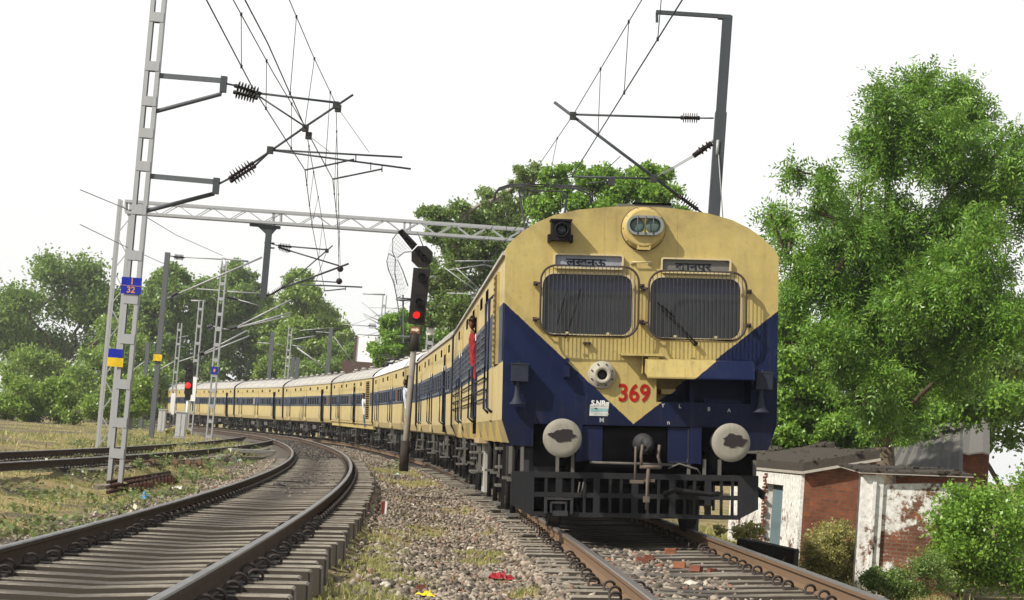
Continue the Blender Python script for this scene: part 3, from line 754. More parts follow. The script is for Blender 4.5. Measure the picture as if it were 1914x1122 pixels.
# front plate with the holes of two windscreens and the open hatch
face_out = [(-1.28, 1.03), (-1.56, 1.045), (-1.665, 1.345), (-1.662, 3.38), (-1.63, 3.45)]+[(-x, z) for x, z in ARC[3:-3]][0:0]
arc_l = [(-1.466, 3.611), (-1.294, 3.726), (-1.082, 3.823), (-.785, 3.897), (-.396, 3.942), (0, 3.960)]
face_out = [(-1.28, 1.305), (-1.28, 1.03), (-1.56, 1.045), (-1.662, 1.345), (-1.662, 3.38), (-1.63, 3.452)]+arc_l+[(-x, z) for x, z in arc_l[-2::-1]]+[(1.63, 3.452), (1.662, 3.38), (1.662, 1.345), (1.56, 1.045), (1.28, 1.03), (1.28, 1.305)]
W_L = (-1.205, -.117, 2.392, 3.112); W_R = (.100, 1.202, 2.375, 3.100)
HT = (.193, 1.344, 1.596, 1.95)
b = MB()
b.plate(face_out, [rrect(*W_L, .14), rrect(*W_R, .14), [(HT[0], HT[2]), (HT[1], HT[2]), (HT[1], HT[3]), (HT[0], HT[3])]], 0, .05)
x0, x1, z0, z1 = HT; d = .42                                   # the hatch recess: back, floor, sides, lid
for q in ([(x0, d, z0), (x1, d, z0), (x1, d, z1), (x0, d, z1)], [(x0, .05, z0), (x1, .05, z0), (x1, d, z0), (x0, d, z0)], [(x0, .05, z1), (x1, .05, z1), (x1, d, z1), (x0, d, z1)], [(x0, .05, z0), (x0, .05, z1), (x0, d, z1), (x0, d, z0)], [(x1, .05, z0), (x1, .05, z1), (x1, d, z1), (x1, d, z0)]): b.add(q, [(0, 1, 2, 3)])
b.span((x0+.42, .08, z0), (x0+.47, d-.02, z1)); b.span((x0+.08, .15, z0+.10), (x0+.28, d-.02, z0+.16)); b.span((x0+.60, .10, z0+.004), (x1-.1, d-.05, z0+.05))
front = b.build('cab_front', [M['paint_front']], car, fix=True)
for (xa, xb, za, zb), wip, nm in ((W_L, 'l', 0), (W_R, 'r', 1)):
    p = MB(); p.plate(rrect(xa-.012, xb+.012, za-.012, zb+.012, .15), [], .035, .045); ws = p.build('windscreen', [M['windscreen']], car)
    f = MB(); f.plate(rrect(xa-.028, xb+.028, za-.028, zb+.028, .165), [rrect(xa, xb, za, zb, .14)], -.012, .0); f.build('seal', [M['pale_frame']], ws)
for gx0, gx1, gz0, gz1 in ((-1.239, -.062, 2.362, 3.202), (.061, 1.241, 2.350, 3.170)):
    g_ = MB(); y = -.165; rr = rrect(gx0, gx1, gz0, gz1, .185, 7)
    g_.tube([(x, y, z) for x, z in rr+rr[:2]], .0135, 7, 0, False)
    n = 24
    for k in range(1, n):
        x = gx0+(gx1-gx0)*k/n; e = min(x-gx0, gx1-x); dz = 0 if e > .185 else .185-math.sqrt(max(0, .185**2-(.185-e)**2))
        g_.tube([(x, y, gz0+dz), (x, y, gz1-dz)], .0042, 5, 1, False)
    for s, gx in ((-1, gx0), (1, gx1)):
        for z in (gz0+.19, gz1-.22):
            g_.tube([(gx, y, z), (gx+s*.055, y+.01, z), (gx+s*.055, .0, z)], .014, 6, 0); g_.box((gx+s*.055, -.05, z), (.05, .07, .05), 0)
    for x in (gx0+.33, gx0+.82): g_.box((x, y+.012, gz0+.035), (.05, .01, .025), 2)
    g_.build('window_grille', [M['grille'], M['grille_bar'], M['pale_frame']], car)
wp = MB(); wp.tube([(.655, -.02, 2.30), (.655, -.07, 2.31)], .025, 8); wp.tube([(.655, -.07, 2.31), (.46, -.055, 2.52), (.258, -.03, 2.715)], .010, 5); wp.tube([(.635, -.07, 2.29), (.44, -.055, 2.50)], .006, 5); wp.tube([(.40, -.02, 2.62), (.20, -.02, 2.80)], .011, 5); wp.build('wiper', [M['black']], car)
wp = MB(); wp.tube([(-.92, -.02, 2.335), (-.80, .0, 2.70), (-.74, .015, 2.95)], .007, 5); wp.tube([(-1.02, .015, 2.50), (-.90, .015, 2.95)], .006, 5); wp.build('wiper', [M['black']], car)
# headlight
h = MB(); h.lathe((0, 0, 3.684), (0, -1, 0), [(-.02, .272), (.014, .272), (.015, .255)], 36, 1); h.lathe((0, 0, 3.684), (0, -1, 0), [(-.02, .262), (.05, .262), (.055, .245), (.10, .240), (.12, .225), (.125, .21)], 36)
h.box((0, -.10, 3.435), (.15, .05, .03))
for s in (-.07, .07): h.box((s, -.09, 3.455), (.025, .06, .06))
for k in range(10): a = 2*math.pi*k/10; h.lathe((.25*math.cos(a), -.055, 3.684+.25*math.sin(a)), (0, -1, 0), [(0, .012), (.012, .009)], 6)
hl = h.build('headlight', [M['yellow'], M['grille']], car)
r = MB(); st = rrect(-.215, .225, 3.592, 3.828, .117, 8); r.plate(st, [rrect(-.185, .195, 3.622, 3.798, .087, 8)], -.18, -.10); r.build('lamp_rim', [M['lamp_rim']], hl)
for sx in (-.09, .10): l = MB(); l.lathe((sx, -.13, 3.71), (0, -1, 0), [(-.03, .093), (0, .090), (.008, .06), (.012, .02)], 20); l.build('lens', [M['lamp_glass']], hl)
r = MB()
for x in (-.09, .005, .10): r.tube([(x, -.185, 3.60), (x, -.185, 3.82)], .006, 5)
r.build('lamp_guard', [M['under_pale']], hl)
v_ = MB(); v_.span((-.30, .05, 3.955), (.35, .35, 3.99), 0); v_.span((-.12, .04, 3.985), (.35, .3, 4.01), 1); v_.build('roof_hatch', [M['under_pale'], M['void']], car)
mk = MB(); mk.box((-1.008, -.09, 3.62), (.235, .18, .235), 0); mk.box((-1.008, -.09, 3.745), (.26, .24, .02), 0); mk.box((-1.145, -.07, 3.53), (.03, .14, .09), 0); mk.box((-.875, -.07, 3.53), (.03, .14, .09), 0)
mk.lathe((-1.005, -.18, 3.625), (0, -1, 0), [(0, .085), (.05, .088), (.05, .072), (.01, .07)], 20, 0, cap=False); mo = mk.build('marker_lamp', [M['black']], car)
l = MB(); l.lathe((-1.005, -.185, 3.625), (0, -1, 0), [(0, .07), (.012, .05), (.016, .01)], 20); l.build('lens', [M['lens']], mo)
# destination boards
for xa, xb, za, zb, mat, txt in ((-1.062, -.255, 3.195, 3.340, 'board', 'लखनऊ'), (.238, 1.055, 3.172, 3.322, 'board_dark', 'कानपुर')):
    f = MB(); f.plate(rrect(xa-.02, xb+.02, za-.02, zb+.02, .03, 3), [rrect(xa, xb, za, zb, .02, 3)], -.05, 0, 0); f.span((xa-.005, -.008, za-.005), (xb+.005, .0, zb+.005), 1)
    bd = f.build('destination_board', [M['pale_frame'], M[mat]], car)
    lettering('destination_text', txt, .125, M['board_text'], bd, ((xa+xb)/2-.03, -.0105, (za+zb)/2-.012), bold=.003, sx=1.35)
hr = MB(); hr.tube([(-.125, 0, 3.272), (-.125, -.05, 3.272), (.085, -.05, 3.277), (.085, 0, 3.277)], .010, 6)
for x in (-.125, .085): hr.box((x, -.008, 3.274), (.05, .02, .04))
hr.build('grab_handle', [M['pale_frame']], car)
hk = MB(); hk.box((-.66, -.03, 2.285), (.09, .06, .02)); hk.tube([(-.69, -.05, 2.28), (-.69, -.05, 2.25)], .008, 5); hk.tube([(-.63, -.05, 2.28), (-.63, -.05, 2.25)], .008, 5); hk.build('lamp_bracket', [M['grille']], car)
lg = MB(); lg.span((-.262, -.16, 2.158), (.262, .0, 2.170)); lg.span((-.262, -.165, 2.140), (.262, -.155, 2.170)); lg.span((.0, -.10, 1.93), (.012, .0, 2.158)); lg.span((.07, -.14, 2.105), (.20, -.0, 2.128)); lg.build('drip_ledge', [M['paint_front']], car)
fl = MB(); hy, by, th = -.03, -.34, .018
for (ya, za), (yb, zb) in (((-.01, 2.118), (-.30, 2.085)), ((-.30, 2.085), (-.36, 1.888))):
    fl.add([(.033, ya, za), (1.322, ya, za), (1.322, yb, zb), (.033, yb, zb), (.033, ya, za-th), (1.322, ya, za-th), (1.322, yb+.004, zb-th), (.033, yb+.004, zb-th)], [(0, 1, 2, 3), (7, 6, 5, 4), (0, 4, 5, 1), (1, 5, 6, 2), (2, 6, 7, 3), (3, 7, 4, 0)])
for x in (.036, 1.318): fl.add([(x, -.01, 2.11), (x, -.30, 2.08), (x, -.355, 1.89), (x, -.01, 1.96), (x+.006, -.01, 2.11), (x+.006, -.30, 2.08), (x+.006, -.355, 1.89), (x+.006, -.01, 1.96)], [(0, 1, 2, 3), (7, 6, 5, 4), (0, 4, 5, 1), (1, 5, 6, 2), (2, 6, 7, 3), (3, 7, 4, 0)])
fl.build('hatch_flap', [M['paint_front']], car)
f = MB(); f.lathe((-.472, 0, 1.906), (0, -1, 0), [(0, .168), (.035, .168), (.045, .160), (.045, .105), (.09, .105), (.095, .098), (.095, .062), (.03, .060)], 32, 0, cap=False)
f.lathe((-.472, -.03, 1.906), (0, -1, 0), [(0, .062), (.005, .03)], 16, 1)
for k in range(8): a = 2*math.pi*(k+.5)/8; f.lathe((-.472+.135*math.cos(a), -.045, 1.906+.135*math.sin(a)), (0, -1, 0), [(0, .011), (.012, .009)], 6, 1)
f.build('pipe_flange', [M['flange'], M['grease']], car)
lettering('fleet_number', '369', .292, M['red'], car, (-.078, -.006, 1.688), bold=.006, sx=.90)
s_ = MB(); s_.add([(-.612, -.004, 1.414), (-.392, -.004, 1.414), (-.375, -.004, 1.585), (-.607, -.004, 1.548)], [(0, 1, 2, 3)], 0); s_.add([(-.60, -.006, 1.462), (-.39, -.006, 1.468), (-.388, -.006, 1.503), (-.60, -.006, 1.506)], [(0, 1, 2, 3)], 1); s_.add([(-.555, -.008, 1.498), (-.515, -.008, 1.490), (-.52, -.008, 1.506), (-.55, -.008, 1.508)], [(0, 1, 2, 3)], 2)
for a in ((-.56, 1.44), (-.50, 1.44), (-.43, 1.438)): s_.add([(a[0], -.006, a[1]-.008), (a[0]+.05, -.006, a[1]-.008), (a[0]+.05, -.006, a[1]+.004), (a[0], -.006, a[1]+.004)], [(0, 1, 2, 3)], 3)
M['paper'] = m_flat('weathered_paper', (.55, .55, .52), .8); M['teal'] = m_flat('teal_print', (.25, .42, .42), .8); M['pale_print'] = m_flat('pale_print', (.40, .43, .42), .8)
s_.build('sticker', [M['paper'], M['teal'], M['black'], M['pale_print']], car)
lettering('chalk_mark', 'S.NR', .085, M['white'], car, (-.505, -.009, 1.565), bold=.003)
for txt, x, z, sz in (('M', -.462, 1.362, .075), ('n', .345, 1.352, .07), ('Y', .275, 1.553, .06), ('L', .48, 1.548, .06), ('8', .832, 1.522, .065), ('A', 1.078, 1.512, .06)):
    lettering('chalk_mark', txt, sz, M['pale_print'], car, (x, -.0035, z), bold=.0015)
for s, x in ((-1, -1.468), (1, 1.468)):
    hb = MB(); z = 1.905 if s < 0 else 1.872
    hb.box((x, -.10, z), (.195, .2, .205), 0); hb.box((x, -.10, z+.105), (.21, .215, .012), 1); hb.tube([(x-.01, -.1, z+.105), (x-.01, -.1, z+.135)], .012, 6, 0); hb.tube([(x-.08, -.1, z-.1), (x-.08, -.1, z-.14)], .012, 6, 0)
    ho = hb.build('horn_box', [M['navy_hi'], M['steel_dark']], car)
    bl = MB(); bl.lathe((x-.025, -.11, z-.10), (0, 0, -1), [(0, .026), (.10, .030), (.18, .040), (.235, .062), (.265, .090), (.28, .098), (.275, .085), (.22, .05)], 20, cap=False); bl.build('horn', [M['navy_hi']], ho)
br = MB(); br.tube([(-.90, 0, 2.07), (-.90, -.08, 2.07)], .03, 8); br.box((-.905, -.06, 1.93), (.07, .10, .14)); br.box((-.905, -.115, 1.885), (.08, .02, .03)); br.build('socket', [M['navy']], car)
# headstock, buffers, coupling
hs = MB(); hs.span((-1.27, .06, .80), (1.27, .35, 1.31), 0)
for xa, xb in ((-.765, -.695), (.605, .745)): hs.span((xa, -.02, .865), (xb, .06, 1.303), 1)
for xa, xb in ((-.69, -.445), (.345, .60)): hs.span((xa, .03, .875), (xb, .058, 1.29), 1)
hs.span((.585, .0, .865), (.60, .03, 1.29), 2); hs.span((.345, .0, .866), (.60, .028, .885), 2)
hs.span((-.43, .04, .92), (.33, .058, 1.28), 3)
hs.build('headstock', [M['void'], M['navy'], M['navy_hi'], M['void']], car)
lw = MB()
for x in (-1.55, -1.41, -.985, -.80): lw.bar((x, .02, .70), (x, .02, 1.03), .02, .04, 1)
for x in (.60, .79, .975, 1.40): lw.bar((x, .02, .68), (x, .02, .92), .022, .04, 1)
lw.span((-1.40, .10, .72), (-1.0, .14, 1.02), 0); lw.tube([(-.60, .0, .855), (-.1, .0, .85), (.42, .02, .845)], .018, 6, 1); lw.tube([(.35, .0, .80), (.48, .0, .86), (.70, .0, .80), (.74, .02, .74)], .012, 5, 1)
lw.span((-1.45, .16, .60), (1.45, .20, 1.0), 2); lw.span((-1.30, .165, .24), (.62, .205, .598), 2)  # near-black sheets added behind the cowcatcher to stand in for shade
lw.build('lower_frame', [M['steel_dark'], M['under_pale'], M['void']], car)
for s, bx, bz, gc in ((-1, -.982, 1.140, 0), (1, 1.008, 1.128, 1)):
    q = MB(); q.lathe((bx, .06, bz), (0, -1, 0), [(0, .15), (.12, .15), (.125, .115), (.40, .115), (.405, .09), (.60, .085)], 24, 2)
    q.lathe((bx, -.52, bz), (0, -1, 0), [(0, .215), (.03, .228), (.045, .228), (.055, .222), (.062, .15), (.065, .01)], 40, 0)
    rg = random.Random(11+gc); pts = []
    for k in range(56):
        a = 2*math.pi*k/56; wx, wz = ((.155, .062) if not gc else (.135, .078))
        rad = 1+.10*math.sin(3*a+gc*2)+.10*math.sin(7*a+1)+rg.uniform(-.07, .07)
        if not gc: rad *= 1+.75*math.exp(-((a-1.35)/.35)**2)-.25*math.exp(-((a-math.pi*1.2)/.5)**2)
        pts.append((bx+(-.012 if not gc else .035)+wx*rad*math.cos(a), -.590, bz+(.02 if not gc else .022)+wz*rad*math.sin(a)))
    q.add(pts, [list(range(56))], 1)
    q.build('buffer', [M['cream_white'], M['grease'], M['steel_dark']], car)
cp = MB(); cp.lathe((.045, .05, 1.09), (0, -1, 0), [(0, .13), (.12, .12), (.14, .09), (.30, .075)], 18, 0)
cp.tube([(.045, -.20, 1.08), (.045, -.36, 1.12), (.05, -.44, 1.08), (.05, -.42, 1.0), (.05, -.34, .99)], [.06, .06, .05, .04, .03], 8, 0)
for x in (-.03, .17): cp.tube([(x+.02, -.36, 1.08), (x, -.40, .95), (x+.03*(1 if x > 0 else 0)+.01, -.38, .82)], .018, 7, 2)
cp.tube([(-.04, -.38, .82), (.21, -.38, .82)], .024, 8, 2); cp.tube([(-.085, -.30, 1.06), (-.09, -.33, .66)], .014, 6, 2)
cp.tube([(.06, -.38, .80), (.05, -.39, .62), (.045, -.39, .50), (.04, -.38, .32)], [.022, .02, .014, .014], 7, 2); cp.box((.04, -.385, .44), (.07, .05, .07), 2); cp.box((-.07, -.34, .645), (.16, .05, .04), 2); cp.box((.08, -.36, .66), (.12, .04, .035), 2)
cp.build('screw_coupling', [M['steel_dark'], M['under_pale'], m_paint('dusty_coupling_iron', (.13, .105, .085), (.05, .03, .022), .7, 14, .7)], car)
cw = MB(); ya, yb = -.06, -.02
cw.span((-1.53, ya, .665), (1.42, yb, .735), 0); cw.span((-1.27, ya, .205), (1.22, yb, .258), 0); cw.span((-1.27, ya+.004, .437), (1.22, yb, .492), 0)
for X_ in (375, 530, 600, 750, 815, 970, 1035, 1190, 1245, 1405, 1470): x = (X_-921)/488; cw.span((x-.016, ya+.008, .258), (x+.016, yb, .665), 0)
for X_ in (450, 670, 895, 1115, 1325): x = (X_-921)/488; cw.span((x-.038, ya+.002, .258), (x+.038, yb, .665), 0)
for s, xa, xb in ((-1, -1.535, -1.265), (1, 1.435, 1.19)): cw.add([(xa, ya-.004, .735), (xb, ya-.004, .735), (xb, ya-.004, .205), (xa, ya-.004, .335), (xa, yb, .735), (xb, yb, .735), (xb, yb, .205), (xa, yb, .335)], [(0, 1, 2, 3), (7, 6, 5, 4), (0, 4, 5, 1), (1, 5, 6, 2), (2, 6, 7, 3), (3, 7, 4, 0)], 0)
for xa, xb, za, zb in ((-1.14, -1.11, .24, .42), (-.83, -.80, .24, .42), (-1.14, -.80, .405, .43), (-1.07, -.87, .36, .385), (-1.07, -1.05, .25, .38), (-.89, -.87, .25, .38)): cw.span((xa, ya-.05, za), (xb, ya, zb), 1)
cw.span((-1.04, ya-.06, .215), (-.86, ya, .275), 1)
for s in (-1, 1): cw.bar((s*1.5, -.04, .5), (s*1.3, .9, .75), .03, .1, 0)
cw.build('cowcatcher', [M['cow'], M['steel_dark']], car)
hz = MB(); hz.tube([(.33, -.04, .44), (.30, -.16, .50), (.40, -.18, .555), (.60, -.18, .53), (.85, -.18, .505), (.94, -.17, .52)], [.03, .035, .035, .03, .028, .03], 8); hz.tube([(.92, -.17, .51), (.99, -.17, .55)], .012, 5); hz.build('brake_hose', [M['black']], car); hz = MB(); hz.tube([(-.72, -.07, .62), (-.74, -.09, .50), (-.70, -.09, .47), (-.675, -.08, .62)], .008, 5); hz.build('hook', [M['under_pale']], car)
# left flank
louvre(car, 1.25, .85, 2.05, 3.22, 16)
for y in (2.35, 3.25): handrail(car, y, 1.45, 3.0)
drip(car, .12, 2.06, 2.75, .10)
cd = MB(); cd.span((-1.670, 2.5, 1.35), (-1.652, 3.15, 3.05)); cd.build('cab_door', [M['paint_motor']], car)
for y in (4.4, 5.9, 9.4, 10.9, 12.4, 15.0, 16.5, 17.9): window_unit(car, y, 1.25, 2.12, 2.72, True)
for y in (7.4, 13.9): coach_door(car, y, .95, y < 10)
for y in (4.2, 6.0, 8.9, 11.7, 15.9): 
    for dy in (0, .34): vt = MB(); vt.span((-1.668, y+dy, 3.06), (-1.65, y+dy+.22, 3.22)); vt.build('air_vent', [M['void']], car)
rb = MB()
for z in (1.96, 1.80, 1.66):
    for ya, yb in ((4.2, 7.2), (8.6, 13.7), (15.1, 18.8)): rb.tube([(-1.655, ya, z-.02), (-1.69, ya+.06, z), (-1.69, yb-.06, z), (-1.655, yb, z-.02)], .014, 6)
rb.build('guard_rail', [M['steel_dark']], car)
for y in (1.3, 3.0, 4.9, 7.1, 9.6, 12.4, 15.6):
    sk = MB(); sk.add([(-1.662, y, 1.42), (-1.58, y, 1.06), (-1.665, y, 1.09), (-1.662, y+.03, 1.42), (-1.58, y+.03, 1.06), (-1.665, y+.03, 1.09)], [(0, 1, 2), (5, 4, 3), (0, 3, 4, 1), (1, 4, 5, 2), (2, 5, 3, 0)]); sk.build('skirt_bracket', [M['yellow']], car)
ex = MB(); ex.span((-1.64, 6.6, 1.02), (-1.5, 8.2, 1.10)); ex.build('canvas_flap', [m_flat('buff_canvas', (.36, .27, .16), .9)], car)
jb = MB(); jb.span((-1.52, 7.2, .25), (-1.40, 8.0, 1.02)); jb.build('junction_box', [m_paint('pale_grey_box', (.36, .35, .31), (.1, .08, .06), .6, 5, .7)], car)
pipes(car, (.35, 1.35, 2.6, 4.4, 6.1, 9.2, 11.4, 12.9, 16.4, 18.4)); step_ladder(car, 9.8, .7); step_ladder(car, 2.0, .5); step_ladder(car, 14.2)
underframe(car, L0, 3, 5.5, L0-5.5)
for y in (3.3, L0-3.4): bogie(car, y, [M['under'], M['steel_dark'], M['under_pale']])
pantograph(car, 16.2, 6.27)
gw = MB(); gw.span((-.85, L0-.3, 1.2), (.85, L0+.02, 3.55)); gw.build('gangway', [M['bellows']], car)

# ------------------------------------------------------------------ the trailing coaches
LP = 21.7
LOW = [(1.655, 1.33), (1.60, 1.12), (1.52, 1.075)]
def proto(motor):
    root = thing('motor_coach' if motor else 'passenger_coach', '', 'train coach', group='coaches of the passenger train')
    b = MB(); shell(b, .25, LP-.25, LOW, 0, 10); b.build('body', [M['paint_coach']], root)
    roof_mesh(.25, LP-.25).build('roof', [M['roof']], root)
    doors = (3.0, 10.3, 17.8) if not motor else (8.0, 16.5)
    for i, y in enumerate(doors): coach_door(root, y, 1.05, i == 0)
    y = .9 if not motor else 3.6
    while y < LP-1.4:
        if all(not (d-1.0 < y < d+1.25) for d in doors): window_unit(root, y, .82, 2.10, 2.62)
        y += .98
    for y in (1.6, 5.2, 8.4, 12.6, 15.2, 19.6):
        if not motor or y > 4:
            
            for dy in (0, .32): vt = MB(); vt.span((-1.668, y+dy, 3.02), (-1.65, y+dy+.2, 3.19)); vt.build('air_vent', [M['void']], root)
    for k in range(8 if not motor else 3):
        for s in (-1, 1):
            y = 2.0+k*2.5 if not motor else 9+k*4
            rv = MB(); rv.box((s*.75, y, 3.93), (.34, .34, .06)); rv.lathe((s*.75, y, 3.95), (0, 0, 1), [(0, .10), (.05, .11), (.06, .13), (.10, .12), (.12, .05)], 10); rv.build('roof_vent', [M['roof']], root)
    if motor:
        louvre(root, 1.4, 1.6, 1.45, 3.2, 17); pantograph(root, 5.2, 4.55, False)
        sk = MB(); sk.span((-1.60, .3, .98), (-1.45, LP-.3, 1.12)); sk.span((-1.668, .3, 1.20), (-1.652, LP-.3, 1.25)); sk.build('skirt', [M['yellow']], root)
    underframe(root, LP, 9+motor, 6.0, LP-5.6); pipes(root, (1.0, 5.2, 6.0, 9.8, 11.8, 15.6, 20.6)); step_ladder(root, 3.2, .6); step_ladder(root, 18.0, .6)
    for y in (3.4, LP-3.4): bogie(root, y, [M['under'], M['steel_dark'], M['under_pale']])
    for ya, yb in ((.22, .40), (LP-.40, LP-.22)):
        e = MB(); e.sweep([(1.53, 1.06), (1.670, 1.32), (1.672, 3.345)]+[(x*1.008, z+.014) for x, z in ARC[1:-1]]+[(-1.672, 3.345), (-1.670, 1.32), (-1.53, 1.06)], [(lambda y: (lambda u, w: Vector((u, y, w))))(ya), (lambda y: (lambda u, w: Vector((u, y, w))))(yb)], 0); e.build('gap_shade_rim', [M['bellows']], root)  # black ring added to paint the dark gap between coaches onto their ends
    for ya, yb in ((-.02, .25), (LP-.25, LP+.02)): gw = MB(); gw.span((-.85, ya, 1.2), (.85, yb, 3.55)); gw.build('gangway', [M['bellows']], root)
    return root
def copy_tree(o, parent=None):
    c = o.copy(); COL.objects.link(c)
    if parent is not None:
        c.parent = parent; c.matrix_parent_inverse = o.matrix_parent_inverse.copy()
    for ch in list(o.children): copy_tree(ch, c)
    return c
P_T, P_M = proto(False), proto(True)
LBL = {1: 'coach coupled right behind the leading motor coach, with dusty grey roof', 2: 'coach with a whitewashed roof behind the leaning signal post',
       3: 'motor coach with tall louvre and folded pantograph at its near end', 4: 'grey-roofed coach just behind the louvred motor coach',
       5: 'grey-roofed coach in mid-distance, sixth from the front', 6: 'coach passing behind the white double-leg mast with a small blue plate',
       7: 'distant coach beside the red-lit far signal', 8: 'last coach of the train, farthest away behind the masts'}
used_t = used_m = False
for i in range(1, 9):
    mt, L = car_matrix(i)
    if i == 3: o = P_M
    elif not used_t: o = P_T; used_t = True
    else: o = copy_tree(P_T)
    o.matrix_world = mt @ Matrix.Diagonal((1, L/LP, 1, 1)); o['label'] = LBL[i]
    if i == 2:
        for ch in o.children:
            if ch.name.startswith('roof') and not ch.name.startswith('roof_v'): ch.material_slots[0].link = 'OBJECT'; ch.material_slots[0].material = M['roof_white']
# ================================================================== OVERHEAD LINE, SIGNALS
def insulator(b, p0, p1, r=.075, n=7, mat=1, body=.035):
    p0, p1 = Vector(p0), Vector(p1); d = p1-p0; L = d.length; pr = [(0, body*.8), (L*.08, body)]
    for k in range(n):
        t0 = L*(.10+.8*k/n); w = L*.8/n
        pr += [(t0+w*.25, body*.7), (t0+w*.45, r), (t0+w*.60, r*.95), (t0+w*.75, body*.7)]
    pr += [(L*.93, body), (L, body*.8)]
    b.lathe(p0, d, pr, 12, mat)
MG = [M['galv'], M['insul'], M['galv_dark'], M['wire']]

def lattice_legs(name, parent, p, top, w, leg, plates, mats, depth=.12, ph=.16, mi=0):
    # two channels tied by batten plates; p = base, top = height of the top above the base
    b = MB(); p = Vector(p)
    for s in (-1, 1):
        x = p.x+s*(w/2-leg/2)
        b.span((x-leg/2, p.y-depth/2, p.z), (x-leg/2+.012, p.y+depth/2, p.z+top), mi) if s < 0 else b.span((x+leg/2-.012, p.y-depth/2, p.z), (x+leg/2, p.y+depth/2, p.z+top), mi)
        b.span((x-leg/2+.013, p.y-depth/2, p.z), (x+leg/2-.013, p.y-depth/2+.012, p.z+top), mi)
        b.span((x-leg/2+.013, p.y+depth/2-.012, p.z), (x+leg/2-.013, p.y+depth/2, p.z+top), mi)
    for z in plates:
        for yy in (-1, 1): b.span((p.x-w/2+.01, p.y+yy*(depth/2+.007)-.005, p.z+z-ph/2), (p.x+w/2-.01, p.y+yy*(depth/2+.007)+.005, p.z+z+ph/2), mi)
    return b.build(name, mats, parent)

# ---- tall double-channel mast on the left, with two cantilevers
YM = 38.0
mb = gat(232, 893, -.35); mp = at(236, 880, YM); mast_x = (at(285, 0, YM).x+at(244, 720, YM).x)/2
zg = float(ground_z(mast_x-cx(YM), YM))-.05
T_ = thing('overhead_line_mast', 'tall galvanised double-channel mast with a blue plate numbered 1 over 32', 'overhead line mast', (0, 0, 0), 0, 'overhead line masts')
zz = lambda py, px=250: at(px, py, YM).z-zg
lattice_legs('column', T_, (mast_x, YM, zg), 9.9, .30, .095, [zz(30), zz(122), zz(188), zz(248), zz(310), zz(392), zz(478), zz(560), zz(635), zz(720), zz(792), zz(850)], [M['galv']], .16, .19)
pb = MB(); pb.box((mast_x, YM, zg+.02), (.7, .7, .25)); pb.build('footing', [M['sleeper']], T_)
sg = MB(); sx, sz = mast_x-.02, at(245, 535, YM).z
sg.span((mast_x-.21, YM-.115, sz-.165), (mast_x+.19, YM-.10, sz+.165), 0); sg.span((mast_x-.21, YM-.118, sz-.004), (mast_x+.19, YM-.1155, sz+.004), 1)
pl = sg.build('number_plate', [M['blue_sign'], M['orange']], T_)
lettering('plate_text', '1', .17, M['orange'], pl, (mast_x+.0, YM-.118, sz+.083), bold=.004); lettering('plate_text', '32', .17, M['orange'], pl, (mast_x-.01, YM-.118, sz-.085), bold=.004)
sg = MB(); sz = at(230, 670, YM).z; sg.span((mast_x-.34, YM-.115, sz), (mast_x-.06, YM-.10, sz+.17), 0); sg.span((mast_x-.34, YM-.115, sz-.18), (mast_x-.03, YM-.10, sz-.004), 1)
sg.build('marker_plate', [M['blue_sign'], M['yellow_sign']], T_)
c = MB(); A = lambda x, y, Y=YM: at(x, y, Y)
c.bar(A(292, 141), A(415, 151), .05, .10); c.tube([A(288, 209), A(300, 206), A(412, 176), A(415, 152)], .045, 7)
c.box(A(418, 158), (.12, .12, .32), 2); c.build('bracket_arm', [M['galv_dark'], M['insul'], M['mast_dark']], T_); c = MB(); c.bar(A(276, 329), A(400, 340), .05, .10); c.tube([A(268, 397), A(275, 394), A(400, 362), A(401, 342)], .045, 7)
c.box(A(404, 348), (.12, .12, .32), 2)
c.build('bracket_arm', [M['galv_dark'], M['insul'], M['mast_dark']], T_)
def cantilever(parent, ins, tubes, clamps=(), Y=YM, r=.026, rod=.014, ir=.12, mats=None, dY=0.0):
    c = MB()
    for a, b_ in ins: insulator(c, at(a[0], a[1], Y), at(b_[0], b_[1], Y), ir, 7, 1, .045)
    for a, b_, rr in tubes: c.tube([at(a[0], a[1], Y), at(b_[0], b_[1], Y)], rr, 7)
    for p in clamps: c.box(at(p[0], p[1], Y), (.12, .12, .14), 2)
    return c.build('cantilever', mats or [M['mast_dark'], M['insul'], M['steel_dark']], parent)
cantilever(T_, [((438, 160), (488, 176)), ((428, 334), (474, 304))],
  [((420, 156), (440, 160), .02), ((488, 175), (628, 192), .024), ((484, 180), (572, 238), .018), ((405, 346), (432, 332), .022), ((470, 307), (571, 237), .024), ((560, 244), (660, 177), .024),
   ((503, 280), (752, 294), .020), ((570, 318), (662, 298), .018), ((665, 290), (665, 303), .012)], [(628, 197), (571, 240), (505, 281)])
cantilever(T_, [((436, 172), (482, 184)), ((430, 340), (478, 310))],
  [((474, 312), (508, 280), .022), ((508, 281), (768, 316), .020), ((622, 335), (715, 316), .018), ((714, 308), (714, 322), .012), ((693, 303), (693, 318), .010)], [(632, 203), (577, 254)], YM+.5)

